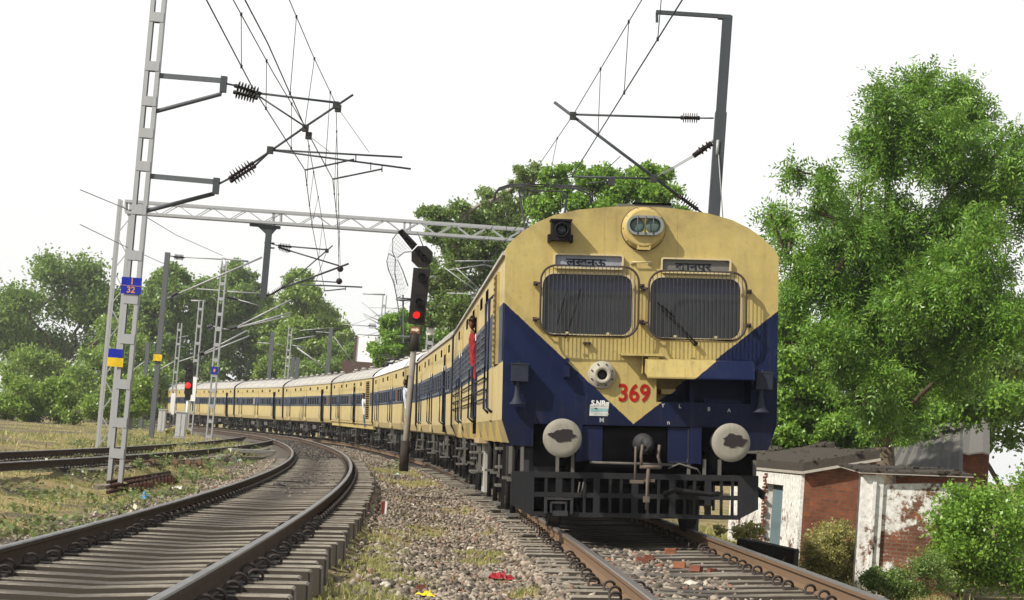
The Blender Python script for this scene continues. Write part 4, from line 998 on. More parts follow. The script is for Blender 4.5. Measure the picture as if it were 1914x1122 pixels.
# ---- dark H-section mast on the right with a top arm
YR = 36.0
mx = (at(1358, 60, YR).x+at(1335, 390, YR).x)/2; zg = float(ground_z(mx-cx(YR), YR))
T_ = thing('overhead_line_mast', 'dark grey steel mast with a gallows arm on top, rising behind the cab roof', 'overhead line mast', (0, 0, 0), 0, 'overhead line masts')
b = MB(); zt_ = at(1358, 30, YR).z; zs = at(1343, 210, YR).z
b.span((mx-.09, YR-.075, zg), (mx+.09, YR-.063, zt_)); b.span((mx-.09, YR+.063, zg), (mx+.09, YR+.075, zt_)); b.span((mx-.006, YR-.063, zg), (mx+.006, YR+.063, zt_))
for s in (-1, 1): b.span((mx+s*.10-.006, YR-.085, zg), (mx+s*.10+.006, YR+.085, zs))
b.span((mx-.094, YR-.087, zg), (mx+.094, YR-.0765, zs-.02))
b.build('column', [M['mast_dark']], T_)
a = MB(); a.bar(at(1226, 23, YR), at(1366, 32, YR), .09, .07); a.bar(at(1228, 24, YR), at(1228, 42, YR), .05, .05); a.box(at(1355, 34, YR), (.26, .16, .05)); a.build('top_arm', [M['mast_dark']], T_)
cantilever(T_, [((1272, 220), (1308, 221)), ((1268, 366), (1304, 392))],
  [((1070, 214), (1274, 220), .022), ((1308, 221), (1334, 221), .016), ((1036, 191), (1272, 369), .030), ((1304, 392), (1330, 412), .02), ((1068, 330), (1222, 334), .020), ((1096, 343), (1144, 338), .012), ((1160, 292), (1130, 320), .008)], [(1071, 217), (1222, 334), (1143, 340)], YR, ir=.10)
tw = MB(); insulator(tw, at(1330, 268, YR), at(1304, 286, YR), .085, 3, 1, .06); tw.tube([at(1334, 262, YR), at(1320, 275, YR)], .03, 6)
tw.tube([at(1318, 276, YR), at(1296, 292, YR)], .05, 8, 1)
tw.tube([at(1300, 288, YR), at(1228, 330, YR+4)], .010, 5); tw.tube([at(1312, 284, YR), at(1240, 326, YR+4)], .010, 5); tw.tube([at(1342, 262, YR-.1), at(1340, 290, YR-.1)], .03, 6, 0); tw.tube([at(1343, 290, YR-.12), at(1352, 420, YR-.12)], .010, 5)
tw.build('tension_gear', [M['galv'], M['insul']], T_)

# ---- wires
def wire(name, label, pts, r=.009, kind='overhead wire', group='overhead line wires'):
    b = MB(); b.tube(pts, r, 5, 0, False); o = b.build(name, [M['wire']]); return tag(o, label, kind, group)
def interp(pts, Y):
    for a, b in zip(pts, pts[1:]):
        if min(a.y, b.y) <= Y <= max(a.y, b.y): t_ = (Y-a.y)/(b.y-a.y); return a.lerp(b, t_)
    return None
def droppers(parent, up, lo, Ys, r=.006):
    for Y in Ys:
        a, b_ = interp(up, Y), interp(lo, Y)
        if a and b_ and a.z > b_.z+.05: d = MB(); d.tube([a, b_], r, 4); d.box(b_, (.03, .03, .05)); d.box(a, (.03, .03, .05)); d.build('dropper', [M['wire']], parent)
def follow(t, z, y0, y1, step=12):
    o = []; Y = y0
    while Y <= y1: o.append(track(Y, 0, z+.0, t)); Y += step
    return o
a1, a2 = at(1279, -6, 21.2), at(1069, 330, YR); back = a1+(a1-a2)*2.2
cw1 = [back, a1, a2, track(39.2, .0, 6.30), track(43, 0, 6.2)]+follow(1, 6.0, 60, 235)
m1, m2 = at(1202, -4, 25.6), at(1070, 217, YR); back = m1+(m1-m2)*2.5+Vector((0, 0, .6))
ms1 = [back, m1, m2, at(1010, 305, 43)]+follow(1, 6.9, 62, 235)
w_ = wire('contact_wire', 'contact wire above the train, touching its raised pantograph', cw1, .010)
w2 = wire('messenger_wire', 'thin carrying wire over the train, held by the dark mast cantilever', ms1, .008)
droppers(w2, ms1, cw1, (23.5, 27.2, 31.0, 39.0, 43.5, 50, 56, 66, 74, 84))
cA = [at(385, -2, 23.2), at(470, 160, 29.0), at(570, 318, YM), at(583, 420, 52), at(607, 543, 65)]; cA = [cA[0]+(cA[0]-cA[1])*2]+cA
mA = [at(435, -2, 26.5), at(510, 135, 32.0), at(571, 238, YM), at(596, 375, 53), at(611, 469, 65)]; mA = [mA[0]+(mA[0]-mA[1])*2]+mA
cB = [at(457, -2, 22.8), at(500, 80, 26), at(571, 240, 33.5), at(622, 335, YM+.5), at(632, 430, 54), at(634, 526, 65)]; cB = [cB[0]+(cB[0]-cB[1])*2]+cB
mB = [at(540, -2, 28.8), at(585, 104, 33.0), at(628, 195, YM+.5), at(633, 380, 55), at(636, 502, 65)]; mB = [mB[0]+(mB[0]-mB[1])*2]+mB
far0 = follow(0, 5.7, 80, 215); far0m = follow(0, 6.7, 80, 215)
wa = wire('contact_wire', 'contact wire running to the lower steady arm of the tall mast', cA+far0, .010); wb = wire('messenger_wire', 'carrying wire clamped at the crossing of the tall mast cantilever tubes', mA+far0m, .009)
wc = wire('contact_wire', 'second contact wire, held by the outer steady arm of the tall mast', cB, .010); wd = wire('messenger_wire', 'outermost carrying wire, at the upper end of the tall mast cantilever', mB, .008)
droppers(wb, mA, cA, (27.5, 31.0, 35.2, 41, 46, 52, 58)); droppers(wd, mB, cB, (30, 33.3, 37.0, 42, 47, 53, 59))
dd = MB()
for p, q in (((632, 203), (690, 285)), ((577, 254), (616, 284))): dd.tube([at(p[0], p[1], YM), at(q[0], q[1], YM)], .005, 4)
dd.build('dropper', [M['wire']], wd)
wire('catenary_wire', 'slack wire from the tall mast towards the yellow-collared post', [at(150, 355, 48), at(275, 407, 60), at(330, 440, 72), at(416, 478, 90)], .012)
wire('catenary_wire', 'lower slack wire passing behind the tall double-channel mast', [at(150, 420, 52), at(232, 460, 62), at(306, 493, 80)], .012)

# ---- gantry across the tracks
YG = 65.0
T_ = thing('overhead_line_gantry', 'long grey lattice gantry spanning the tracks, with a dark drop post under it', 'gantry', (0, 0, 0), 0)
b = MB(); tL, tR = at(236, 377, YG), at(1075, 436, YG); bL, bR = at(236, 398, YG), at(1075, 457, YG)
tR = Vector((tR.x, YG, tL.z+(at(985, 430, YG).z-tL.z)*(tR.x-tL.x)/(at(985, 430, YG).x-tL.x)))
hgt = tL.z-bL.z
bR = Vector((tR.x, YG, tR.z-hgt))
for dy in (-.18, .18):
    v = Vector((0, dy, 0)); b.bar(tL+v, tR+v, .07, .09); b.bar(bL+v, bR+v, .07, .09)
    n = 26; P0 = None
    for k in range(n):
        t0, t1 = k/n, (k+1)/n
        if k % 2: b.bar(tL.lerp(tR, t0)+v, bL.lerp(bR, t1)+v, .022, .03)
        else: b.bar(bL.lerp(bR, t0)+v, tL.lerp(tR, t1)+v, .022, .03)
for t_ in (.0, .328, .345, .62, .633, 1): b.bar(bL.lerp(bR, t_), tL.lerp(tR, t_), .36, .05, 0, (1, 0, 0))
b.build('boom', [M['galv']], T_)
for p, nm in ((tL, 0), (tR, 1)):
    g0 = on_ground(p.x, YG); q = MB()
    for s in (-.2, .2): q.span((p.x+s-.05, YG-.17, g0.z), (p.x+s+.05, YG-.13, p.z+.05)); q.span((p.x+s-.05, YG+.13, g0.z), (p.x+s+.05, YG+.17, p.z+.05))
    k = 0; z = g0.z
    while z < p.z-.7: q.bar((p.x-.2, YG-.15, z), (p.x+.2, YG-.15, z+.6), .03, .03); q.bar((p.x+.2, YG-.15, z+.6), (p.x-.2, YG-.15, z+1.2), .03, .03); z += 1.2
    q.build('upright', [M['galv']], T_)
q = MB(); q.bar(at(467, 420, YG), at(524, 426, YG), .16, .10, 0); q.add([at(482, 424, YG-.08), at(518, 428, YG-.08), at(509, 438, YG-.08), at(496, 437, YG-.08), at(482, 424, YG+.08), at(518, 428, YG+.08), at(509, 438, YG+.08), at(496, 437, YG+.08)], [(0, 1, 2, 3), (7, 6, 5, 4), (0, 4, 5, 1), (1, 5, 6, 2), (2, 6, 7, 3), (3, 7, 4, 0)], 0)
q.bar(at(503, 430, YG), at(492, 558, YG), .20, .20, 0, (0, 1, 0)); q.bar(at(473, 414, YG), at(473, 420, YG), .04, .04); q.bar(at(513, 418, YG), at(513, 424, YG), .04, .04)
for y_ in (454, 463): q.tube([at(494, y_, YG), at(513, y_+1, YG)], .03, 6)
q.build('drop_post', [M['mast_dark']], T_)
cantilever(T_, [((520, 459), (545, 462)), ((520, 462), (543, 470)), ((508, 550), (533, 535))],
  [((508, 456), (522, 460), .02), ((543, 461), (612, 467), .026), ((542, 469), (634, 497), .026), ((530, 538), (652, 493), .034), ((528, 540), (622, 459), .022), ((585, 525), (632, 528), .022), ((560, 532), (677, 537), .026), ((607, 544), (645, 540), .022), ((646, 535), (646, 543), .015), ((498, 553), (510, 549), .03)], [(611, 469)], YG, ir=.10)
bl = MB()
for p in ((636, 503), (634, 526)): bl.lathe(at(p[0], p[1], YG)-Vector((0, .1, 0)), (0, 1, 0), [(0, .02), (.03, .085), (.1, .11), (.17, .085), (.2, .02)], 14)
bl.build('ball_insulator', [M['insul']], T_)

# ---- the plain post with a yellow collar and the further masts
def far_mast(label, base, top, Y, w, style='lattice', extra=None, ins=(), tubes=(), r=.03, paint=None, plates=8):
    pb, pt = at(base[0], base[1], Y), at(top[0], top[1], Y); x = (pb.x+pt.x)/2
    g0 = on_ground(x, Y); zb = min(g0.z-.05, pb.z)
    T_ = thing('overhead_line_mast', label, 'overhead line mast', (0, 0, 0), 0, 'overhead line masts')
    if style == 'post':
        q = MB(); q.bar((x, Y, zb), (x, Y, pt.z), w, w*.8, 0, (0, 1, 0)); q.build('column', [M['galv_dark']], T_)
    else:
        h = pt.z-zb; lattice_legs('column', T_, (x, Y, zb), h, w, w*.26, [h*(k+.5)/plates for k in range(plates)], [M['galv']], .2, w*.5)
    if paint: q = MB(); z0, z1 = at(base[0], paint[1], Y).z, at(base[0], paint[0], Y).z; q.span((x-w/2, Y-.14, z0), (x+w/2, Y-.12, z1)); q.build('white_band', [M['white']], T_)
    if ins or tubes: cantilever(T_, ins, tubes, (), Y, ir=.0016*Y, mats=[M['galv'], M['insul'], M['galv_dark']])
    return T_, x
T_, x = far_mast('plain steel post with a yellow collar and a long rising bracket tube', (284, 818), (312, 472), 90, .23, 'post', ins=[((324, 480), (345, 482))],
  tubes=[((314, 478), (326, 480), .03), ((345, 481), (416, 485), .03), ((415, 483), (464, 489), .05), ((415, 483), (413, 510), .03), ((464, 489), (468, 516), .02), ((422, 484), (420, 505), .02)])
cantilever(T_, [((320, 555), (334, 548))], [((300, 563), (320, 555), .04), ((334, 549), (490, 481), .045)], (), 90, ir=.144, mats=[M['galv'], M['insul'], M['galv_dark']])
q = MB(); z = at(293, 669, 90).z; q.span((x-.20, 89.8, z-.15), (x+.20, 89.85, z+.16)); q.build('collar', [M['yellow_sign']], T_)
T_, x = far_mast('white double-leg mast with a small blue plate, in front of the passing coaches', (397, 801), (415, 488), 100, .34, ins=[((444, 612), (428, 616)), ((424, 556), (444, 560))],
  tubes=[((444, 611), (545, 560), .045), ((440, 614), (542, 585), .045), ((440, 614), (542, 591), .03), ((420, 545), (490, 549), .03), ((444, 560), (486, 572), .03), ((368, 540), (490, 549), .03), ((415, 615), (428, 616), .03)], plates=12)
q = MB(); z = at(404, 693, 100).z; q.span((x-.19, 99.85, z-.19), (x+.19, 99.87, z+.19), 0); q.box((x, 99.84, z), (.1, .01, .16), 1); q.build('number_plate', [M['blue_sign'], M['orange']], T_)
far_mast('latticed mast with white-painted foot, just behind the far red signal', (358, 800), (374, 562), 118, .34, paint=(705, 750), ins=[((382, 660), (372, 664)), ((398, 610), (386, 614))],
  tubes=[((382, 660), (462, 618), .05), ((378, 664), (466, 628), .05), ((357, 562), (385, 563), .05), ((335, 676), (372, 664), .04), ((398, 610), (430, 617), .03)])
far_mast('slim latticed mast with a white foot, between the two grey relay boxes', (322, 790), (335, 604), 130, .30, paint=(735, 775), tubes=[((300, 690), (326, 676), .05), ((330, 632), (352, 628), .04), ((330, 650), (346, 648), .03)])
far_mast('thin far mast standing among the trees beyond the yellow-collared post', (268, 765), (275, 640), 150, .28, 'post', tubes=[((252, 690), (276, 672), .05)])
far_mast('far latticed mast behind the roofs, beside the short twin posts', (536, 720), (541, 612), 165, .36, tubes=[((545, 635), (590, 628), .05), ((555, 650), (610, 690), .07), ((545, 645), (570, 650), .04)])
far_mast('dark far mast standing behind the coach roofs near the white building', (612, 720), (617, 613), 155, .30, 'post', tubes=[((590, 620), (650, 625), .03), ((560, 618), (617, 613), .03), ((619, 622), (668, 690), .03)])
far_mast('thin dark mast above the second bend of coaches', (503, 720), (508, 620), 172, .32, 'post', tubes=[((480, 640), (530, 645), .04)])
for px in (547, 556): far_mast('one of two short thick posts behind the coach roofs', (px-2, 720), (px, 668), 160, .30, 'post')
T_, x = far_mast('latticed mast with a white plate half hidden behind the main signal', (797, 780), (809, 505), 104, .42, plates=12, tubes=[((800, 505), (812, 505), .04)])
q = MB(); z = at(803, 620, 104).z; q.span((x-.22, 103.8, z-.2), (x+.22, 103.83, z+.2)); q.build('plate', [M['white']], T_)
T_, x = far_mast('double-leg mast with a gallows top beside the round-leaved tree', (708, 720), (717, 552), 140, .32, plates=8, ins=[((688, 609), (704, 610))],
  tubes=[((678, 549), (720, 551), .06), ((676, 565), (740, 617), .04), ((678, 586), (722, 605), .04), ((680, 590), (720, 612), .04), ((690, 575), (760, 577), .025), ((640, 606), (690, 610), .03), ((700, 590), (745, 588), .03), ((668, 625), (712, 628), .05)])
cant = [((895, 540), (852, 500)), ((893, 546), (830, 500)), ((838, 505), (905, 495)), ((835, 548), (905, 550)), ((850, 488), (925, 488))]
b = MB()
for a, c_ in cant: b.tube([at(a[0], a[1], 78), at(c_[0], c_[1], 78)], .022, 6)
T_ = thing('overhead_line_mast', 'hidden mast whose pale bracket tubes cross the dark tree left of the cab', 'overhead line mast', (0, 0, 0), 0, 'overhead line masts')
b.build('cantilever', [M['galv']], T_)
hx = 3.0+cx(78)+SPACING; q = MB(); q.bar(on_ground(hx, 78), (hx, 78, 8.3), .2, .2, 0, (0, 1, 0)); q.bar(at(905, 495, 78), (hx, 78, at(905, 495, 78).z-.2), .05, .05); q.bar(at(905, 550, 78), (hx, 78, at(905, 550, 78).z), .05, .05); q.build('column', [M['galv_dark']], T_)

# ---- main colour-light signal, leaning
YS = 63.0
S_ = lambda px, py, d=0.0: at(px, py, YS)+Vector((0, d, 0))
T_ = thing('signal_post', 'leaning railway signal with a lit red lamp, an octagonal plate and a diagonal route arm', 'railway signal', (0, 0, 0), 0)
p0, p1 = S_(756, 858), S_(775, 632); p0 = p0+(p0-p1)*.10
b = MB(); b.tube([p0, S_(761, 800), p1], [.115, .105, .095], 14, 0); b.tube([p0, S_(758, 824)], .155, 14, 1); b.tube([S_(774, 656), S_(775.5, 622)], .15, 12, 1); b.build('pole', [m_paint('dull_white_post_paint', (.21, .19, .16), (.09, .062, .045), .9, 3, .75, rust=.45), m_paint('rusty_black_paint', (.022, .018, .016), (.09, .05, .03), .6, 5, .7, rust=.4)], T_)
M['sig'] = m_paint('sooty_signal_black', (.010, .009, .009), (.06, .038, .025), .5, 6, .75, rust=.15)
M['sig_rim'] = m_paint('rusty_brown_edge', (.10, .055, .035), (.05, .03, .02), .6, 6, .8)
def pplate(b, px, d0, d1, mat):
    n = len(px); b.add([S_(x, y, d0) for x, y in px]+[S_(x, y, d1) for x, y in px], [list(range(n)), list(range(2*n-1, n-1, -1))]+[(i, (i+1) % n, n+(i+1) % n, n+i) for i in range(n)], mat)
h = MB(); pplate(h, [(774, 501), (802, 504), (792, 606), (763, 602)], -.12, .25, 0); pplate(h, [(772, 499), (804, 502), (801, 530), (793, 608), (762, 604)], .26, .30, 1); pplate(h, [(776, 534), (798, 537), (796, 553), (775, 550)], -.14, -.12, 0)
hd = h.build('signal_head', [M['sig'], M['sig_rim']], T_)
for (px, py, lit) in ((789, 519, 0), (784, 566, 0), (779, 590, 1)):
    q = MB(); c0 = S_(px, py, -.12); q.lathe(c0, (0, -1, 0), [(0, .155), (.03, .155), (.26, .135), (.26, .125), (.03, .14)], 18, 0, cap=False); q.build('hood', [M['sig']], hd)
    q = MB(); q.lathe(S_(px, py, -.13), (0, -1, 0), [(0, .125), (.03, .09), (.045, .02)], 18); q.build('lens', [M['red_lamp'] if lit else M['lens']], hd)
q = MB(); pplate(q, [(768, 610), (786, 612), (785, 625), (766, 623)], -.13, -.10, 0); pplate(q, [(769.5, 614.5), (779, 615), (779, 613), (784, 617.5), (778, 621.5), (778, 619.5), (769, 619)], -.137, -.131, 1); q.build('name_plate', [m_paint('rusty_orange_plate', (.17, .075, .04), (.08, .045, .03), .8, 8, .8), m_flat('pale_plate_marking', (.62, .52, .40), .6)], T_)
q = MB(); oc = [(789+21.5*math.cos(R(22.5+45*k)), 480+21.5*math.sin(R(22.5+45*k))) for k in range(8)]; pplate(q, oc, -.05, .05, 0)
for px, py in ((781, 471), (791, 480)): q.lathe(S_(px, py, -.05), (0, -1, 0), [(0, .10), (.16, .095), (.16, .085), (.02, .08)], 14, 0, cap=False); q.lathe(S_(px, py, -.06), (0, -1, 0), [(0, .075), (.02, .02)], 12, 1)
pplate(q, [(743, 434), (752, 428), (780, 457), (770, 468)], -.08, .04, 0)
for px, py in ((751, 437), (760, 448), (770, 457)): q.lathe(S_(px, py, -.08), (0, -1, 0), [(0, .085), (.16, .08), (.16, .07), (.02, .065)], 12, 0, cap=False); q.lathe(S_(px, py, -.09), (0, -1, 0), [(0, .06), (.02, .02)], 10, 1)
q.build('route_indicator', [M['sig'], M['lens']], T_)
q = MB()
for path in ([(740, 436), (733, 445), (733, 470), (738, 482), (737, 510), (741, 530)], [(768, 469), (755, 470), (742, 480)], [(742, 484), (752, 505), (762, 534)], [(779, 432), (790, 458)], [(738, 480), (726, 472), (722, 487), (725, 503), (735, 526), (741, 556)]):
    q.tube([S_(x, y, .3) for x, y in path], .018, 5, 0)
q.tube([S_(740, 556, .5), S_(752, 549, .5), S_(752, 640, .5), S_(766, 636, .3)], .03, 6, 0); q.tube([S_(740, 556, .2), S_(768, 558, .2)], .025, 6, 0); q.tube([S_(740, 556, .5), S_(752, 628, .5)], .02, 5, 0); q.bar(S_(752, 628, .4), S_(775, 630, .1), .5, .04); q.bar(S_(744, 560, .4), S_(766, 560, .2), .4, .03)
q.build('ladder_platform', [M['galv_dark']], T_)
q = MB(); rg = random.Random(4)
lft = [(740, 437), (731, 450), (724, 472), (722, 488), (727, 506), (734, 528), (740, 552)]; rgt = [(768, 468), (757, 469), (748, 474), (744, 484), (751, 500), (757, 520), (762, 536)]
def curve_(l, t_): k = min(int(t_*6), 5); f_ = t_*6-k; return (l[k][0]*(1-f_)+l[k+1][0]*f_, l[k][1]*(1-f_)+l[k+1][1]*f_)
for k in range(15):
    a = curve_(lft, k/14); c_ = curve_(lft, min(1, k/14+.12)); d_ = ((a[0]*.35+curve_(rgt, k/14)[0]*.65), (a[1]*.35+curve_(rgt, k/14)[1]*.65)); q.tube([S_(a[0], a[1], .3), S_(d_[0]+2, d_[1]+3, .55), S_(curve_(rgt, k/14)[0], curve_(rgt, k/14)[1], .4)], .0045, 4, 0, False)
for k in range(7): q.tube([S_(curve_(lft, j/8)[0]*(1-k/8)+curve_(rgt, j/8)[0]*k/8, curve_(lft, j/8)[1]*(1-k/8)+curve_(rgt, j/8)[1]*k/8, .3+.25*math.sin(math.pi*k/8)) for j in range(9)], .0045, 4, 0, False)
q.build('wire_net', [m_flat('grey_wire_mesh', (.30, .30, .30), .7)], T_)
# ---- distant red signal
T_ = thing('signal_post', 'distant signal showing red in front of the last coaches', 'railway signal', (0, 0, 0), 0)
Yf = 112; S2 = lambda x, y, d=0: at(x, y, Yf)+Vector((0, d, 0)); g0 = on_ground(S2(348, 790).x, Yf)
q = MB(); q.tube([g0, S2(352, 735)], .075, 8, 0); q.build('pole', [M['white']], T_)
q = MB(); q.bar(S2(352, 738), S2(355, 678), .42, .3, 0, (0, 1, 0)); q.box(S2(351, 742), (.3, .25, .35)); hd = q.build('signal_head', [M['sig']], T_)
q = MB(); q.lathe(S2(352.5, 721, -.2), (0, -1, 0), [(0, .17), (.03, .10), (.04, .02)], 14); q.build('lens', [M['red_lamp']], hd)
for px, py in ((353, 704), (354, 690)): q = MB(); q.lathe(S2(px, py, -.2), (0, -1, 0), [(0, .10), (.02, .02)], 12); q.build('lens', [M['lens']], hd)
# ---- relay boxes
for px, py0, py1, w, Y, lab in ((337, 771, 806, 19, 100, 'pale grey relay box, nearest of three beside the side track'), (302, 766, 794, 14, 118, 'pale grey relay box behind the yellow-collared post'), (245, 757, 781, 9, 130, 'small grey relay box close behind the tall double-channel mast')):
    p = at(px, py1, Y); g0 = on_ground(p.x, Y); hh = at(px, py0, Y).z; w = w*Y/F_PX
    T_ = thing('relay_box', lab, 'relay box', (p.x, Y, g0.z), R(8), 'trackside relay boxes'); q = MB(); H = hh-g0.z
    q.span((-w/2, -.25, .12), (w/2, .25, H)); q.span((-w/2-.04, -.30, H), (w/2+.04, .30, H+.05)); q.span((-w/2+.03, -.2, -.1), (w/2-.03, .2, .12)); q.build('cabinet', [M['pale_box']] if 'pale_box' in M else [M.setdefault('pale_box', m_paint('pale_grey_cabinet', (.44, .45, .45), (.2, .17, .14), .4, 4, .6))], T_)
    q = MB(); q.span((-w/2+.06, -.275, .2), (-.02, -.255, H-.08)); q.span((.02, -.275, .2), (w/2-.06, -.255, H-.08)); q.span((-.03, -.29, H*.5), (.03, -.276, H*.5+.06)); q.build('door', [M['pale_box']], T_)
# ================================================================== TREES
def leaf_quads(C, D, Nn, L, Wd):
    # C centres, D unit long axis, Nn rough normal; a bent two-quad leaf would cost double, a rhomb reads the same
    S = np.cross(D, Nn); S /= np.linalg.norm(S, axis=1, keepdims=True)+1e-9
    L = L[:, None]; Wd = Wd[:, None]
    V = np.stack([C-D*L*.5, C+S*Wd*.5-D*L*.05, C+D*L*.5, C-S*Wd*.5-D*L*.05], 1)
    n = len(C); return V.reshape(-1, 3), np.arange(n*4).reshape(n, 4)
def unit(v): return v/(np.linalg.norm(v, axis=-1, keepdims=True)+1e-9)
def crown(blobs, n, leaf, rng, style='broad', clump=9, shell=.55, droop=.35, csize=.42):
    # blobs: (x, y, z, r): each blob is a set of clumps, each clump a spray of leaves
    blobs = np.array(blobs, float); w = blobs[:, 3]**2.3; w /= w.sum(); CC, CR = [], []
    for bx in blobs:
        k = max(4, int(clump*(.6+.8*rng.random()))); d = unit(rng.normal(size=(k, 3))); rad = bx[3]*(shell+(1-shell)*rng.random(k)**.7)
        c = bx[:3]+d*rad[:, None]*np.array([1, 1, .85]); r = bx[3]*csize*rng.uniform(.55, 1.15, k); CC.append(c); CR.append(np.stack([r, np.full(k, 1.0)], 1))
    C = np.concatenate(CC); Rr = np.concatenate(CR)[:, 0]
    pw = Rr**2; pw /= pw.sum()
    if style == 'pinnate':
        m = n//11; ci = rng.choice(len(C), m, p=pw); dirs = unit(rng.normal(size=(m, 3))); base = C[ci]+rng.normal(size=(m, 3))*(Rr[ci]*.60)[:, None]
        out = unit(dirs*.7+rng.normal(size=(m, 3))*.55+np.array([0, 0, -droop])); side = unit(np.cross(out, rng.normal(size=(m, 3)))); nrm = np.cross(out, side)
        Ls = leaf*3.4*rng.uniform(.6, 1.2, m); Cs, Ds, Ns, Ll = [], [], [], []
        for k in range(11):
            t_ = (k//2)/5.5; s = 1 if k % 2 else -1
            if k == 10: s = 0; t_ = 1.0
            bend = np.array([0, 0, -1.0])*(t_**2*.28)
            p = base+out*(Ls*t_)[:, None]+bend*Ls[:, None]; d = unit(out*(.55 if s else 1)+side*s*.9+np.array([0, 0, -.22])+rng.normal(size=(m, 3))*.12)
            ll = leaf*rng.uniform(.7, 1.1, m)*(1-.35*abs(t_-.45)); Cs.append(p+d*(ll*.5)[:, None]); Ds.append(d); Ns.append(unit(nrm+rng.normal(size=(m, 3))*.3)); Ll.append(ll)
        Cn, Dn, Nn, L_ = np.concatenate(Cs), np.concatenate(Ds), np.concatenate(Ns), np.concatenate(Ll); return leaf_quads(Cn, Dn, Nn, L_, L_*.34)
    ci = rng.choice(len(C), n, p=pw); dirs = unit(rng.normal(size=(n, 3)))
    p = C[ci]+rng.normal(size=(n, 3))*(Rr[ci]*.60)[:, None]*np.array([1, 1, .75])
    d = unit(dirs*.5+rng.normal(size=(n, 3))*.7+np.array([0, 0, -droop])); nn = unit(rng.normal(size=(n, 3))*.7+np.array([0, 0, .9]))
    ll = leaf*rng.uniform(.6, 1.25, n); return leaf_quads(p, d, nn, ll, ll*.62)
M['bark'] = m_paint('brown_bark', (.11, .085, .06), (.04, .03, .02), .7, 6, .9, bump=.4); M['bark_pale'] = m_paint('pale_grey_bark', (.26, .23, .19), (.10, .08, .06), .6, 6, .9, bump=.3)
LEAF = {'bright': m_leaf('fresh_green_leaf', (.085, .18, .016), (.135, .25, .03), (.20, .31, .05), .42), 'dark': m_leaf('dark_grey_green_leaf', (.07, .13, .024), (.12, .19, .04), (.20, .26, .085), .42),
        'neem': m_leaf('neem_leaf', (.05, .125, .012), (.095, .20, .022), (.19, .29, .05), .45), 'far': m_leaf('distant_green_leaf', (.085, .155, .026), (.125, .205, .038), (.18, .25, .06), .40), 'farb': m_leaf('distant_yellow_green_leaf', (.11, .19, .024), (.155, .24, .036), (.21, .28, .06), .40),
        'bush': m_leaf('olive_bush_leaf', (.19, .20, .055), (.28, .27, .09), (.38, .34, .14), .45), 'weed': m_leaf('weed_leaf', (.06, .13, .02), (.11, .19, .04), (.22, .28, .12), .3)}
def tree(name, label, base, trunk_h, trunk_r, blobs, n, leaf, mat, style='broad', cat='tree', group=None, bark='bark', seed=1, **kw):
    rng = np.random.default_rng(seed); rg = random.Random(seed)
    T_ = thing(name, label, cat, (0, 0, 0), 0, group)
    b = MB(); base = Vector(base); fork = base+Vector((rg.uniform(-.2, .2), rg.uniform(-.2, .2), trunk_h))
    b.tube([base-Vector((0, 0, .4)), base+Vector((0, 0, .1)), base.lerp(fork, .5)+Vector((trunk_r*.5, 0, 0)), fork], [trunk_r*1.5, trunk_r*1.15, trunk_r*.95, trunk_r*.8], 10, 0)
    nodes = [(fork, None)]; todo = sorted([(Vector((x, y, z)), r) for x, y, z, r in blobs], key=lambda t_: (t_[0]-fork).length); par = []
    for q, r in todo:                                   # every limb springs from the nearest limb that is nearer the fork
        best = min(range(len(nodes)), key=lambda i: (nodes[i][0]-q).length+.35*(nodes[i][0]-fork).length); par.append(best); nodes.append((q, r))
    load = [1]*len(nodes)
    for i in range(len(nodes)-1, 0, -1): load[par[i-1]] += load[i]
    for i in range(1, len(nodes)):
        q, r = nodes[i]; f0 = nodes[par[i-1]][0]; ra = trunk_r*.8*math.sqrt(load[i]/load[0]); rb_ = ra*.62; mid = f0.lerp(q, .5)+Vector((rg.uniform(-.15, .15)*r, rg.uniform(-.15, .15)*r, rg.uniform(-.05, .2)*r))
        b.tube([f0, f0.lerp(mid, .5), mid, q], [ra, ra*.9, ra*.8, rb_], 6, 0)
        for k in range(5):
            e = q+Vector((rg.gauss(0, 1), rg.gauss(0, 1), rg.gauss(0, .8))).normalized()*r*.95; s0 = mid.lerp(q, rg.uniform(.3, .95)); tr_ = max(.008, rb_*.4); b.tube([s0, s0.lerp(e, .5)+Vector((0, 0, .06*r)), e], [tr_, tr_*.7, tr_*.25], 5, 0)
    for x, y, z, r in []:
        q = Vector((x, y, z)); mid = fork.lerp(q, .5)+Vector((rg.uniform(-.2, .2)*r, rg.uniform(-.2, .2)*r, rg.uniform(-.1, .25)*r)); d = (q-fork).length
        b.tube([fork-Vector((0, 0, .1)), fork.lerp(mid, .5)+Vector((0, 0, -.05*d)), mid, q], [trunk_r*.55, trunk_r*.42, trunk_r*.28, trunk_r*.10], 6, 0)
        for k in range(4):
            e = q+Vector((rg.gauss(0, 1), rg.gauss(0, 1), rg.gauss(0, .8))).normalized()*r*.85; s0 = mid.lerp(q, rg.uniform(.3, .95)); b.tube([s0, s0.lerp(e, .5)+Vector((0, 0, .06*r)), e], [trunk_r*.13, trunk_r*.09, trunk_r*.03], 5, 0)
    b.build('trunk', [M[bark]], T_)
    V, Fc = crown(blobs, n, leaf, rng, style, **kw); part('crown', big_mesh('crown', V, Fc, [LEAF[mat]]), T_)
    return T_
def blobs_px(lst, Y, jit=1.0, seed=0):
    rg = random.Random(seed); o = []
    for px, py, r in lst: y = Y+rg.uniform(-1, 1)*jit; p = at(px, py, y); o.append((p.x, y, p.z, r*y/F_PX))
    return o
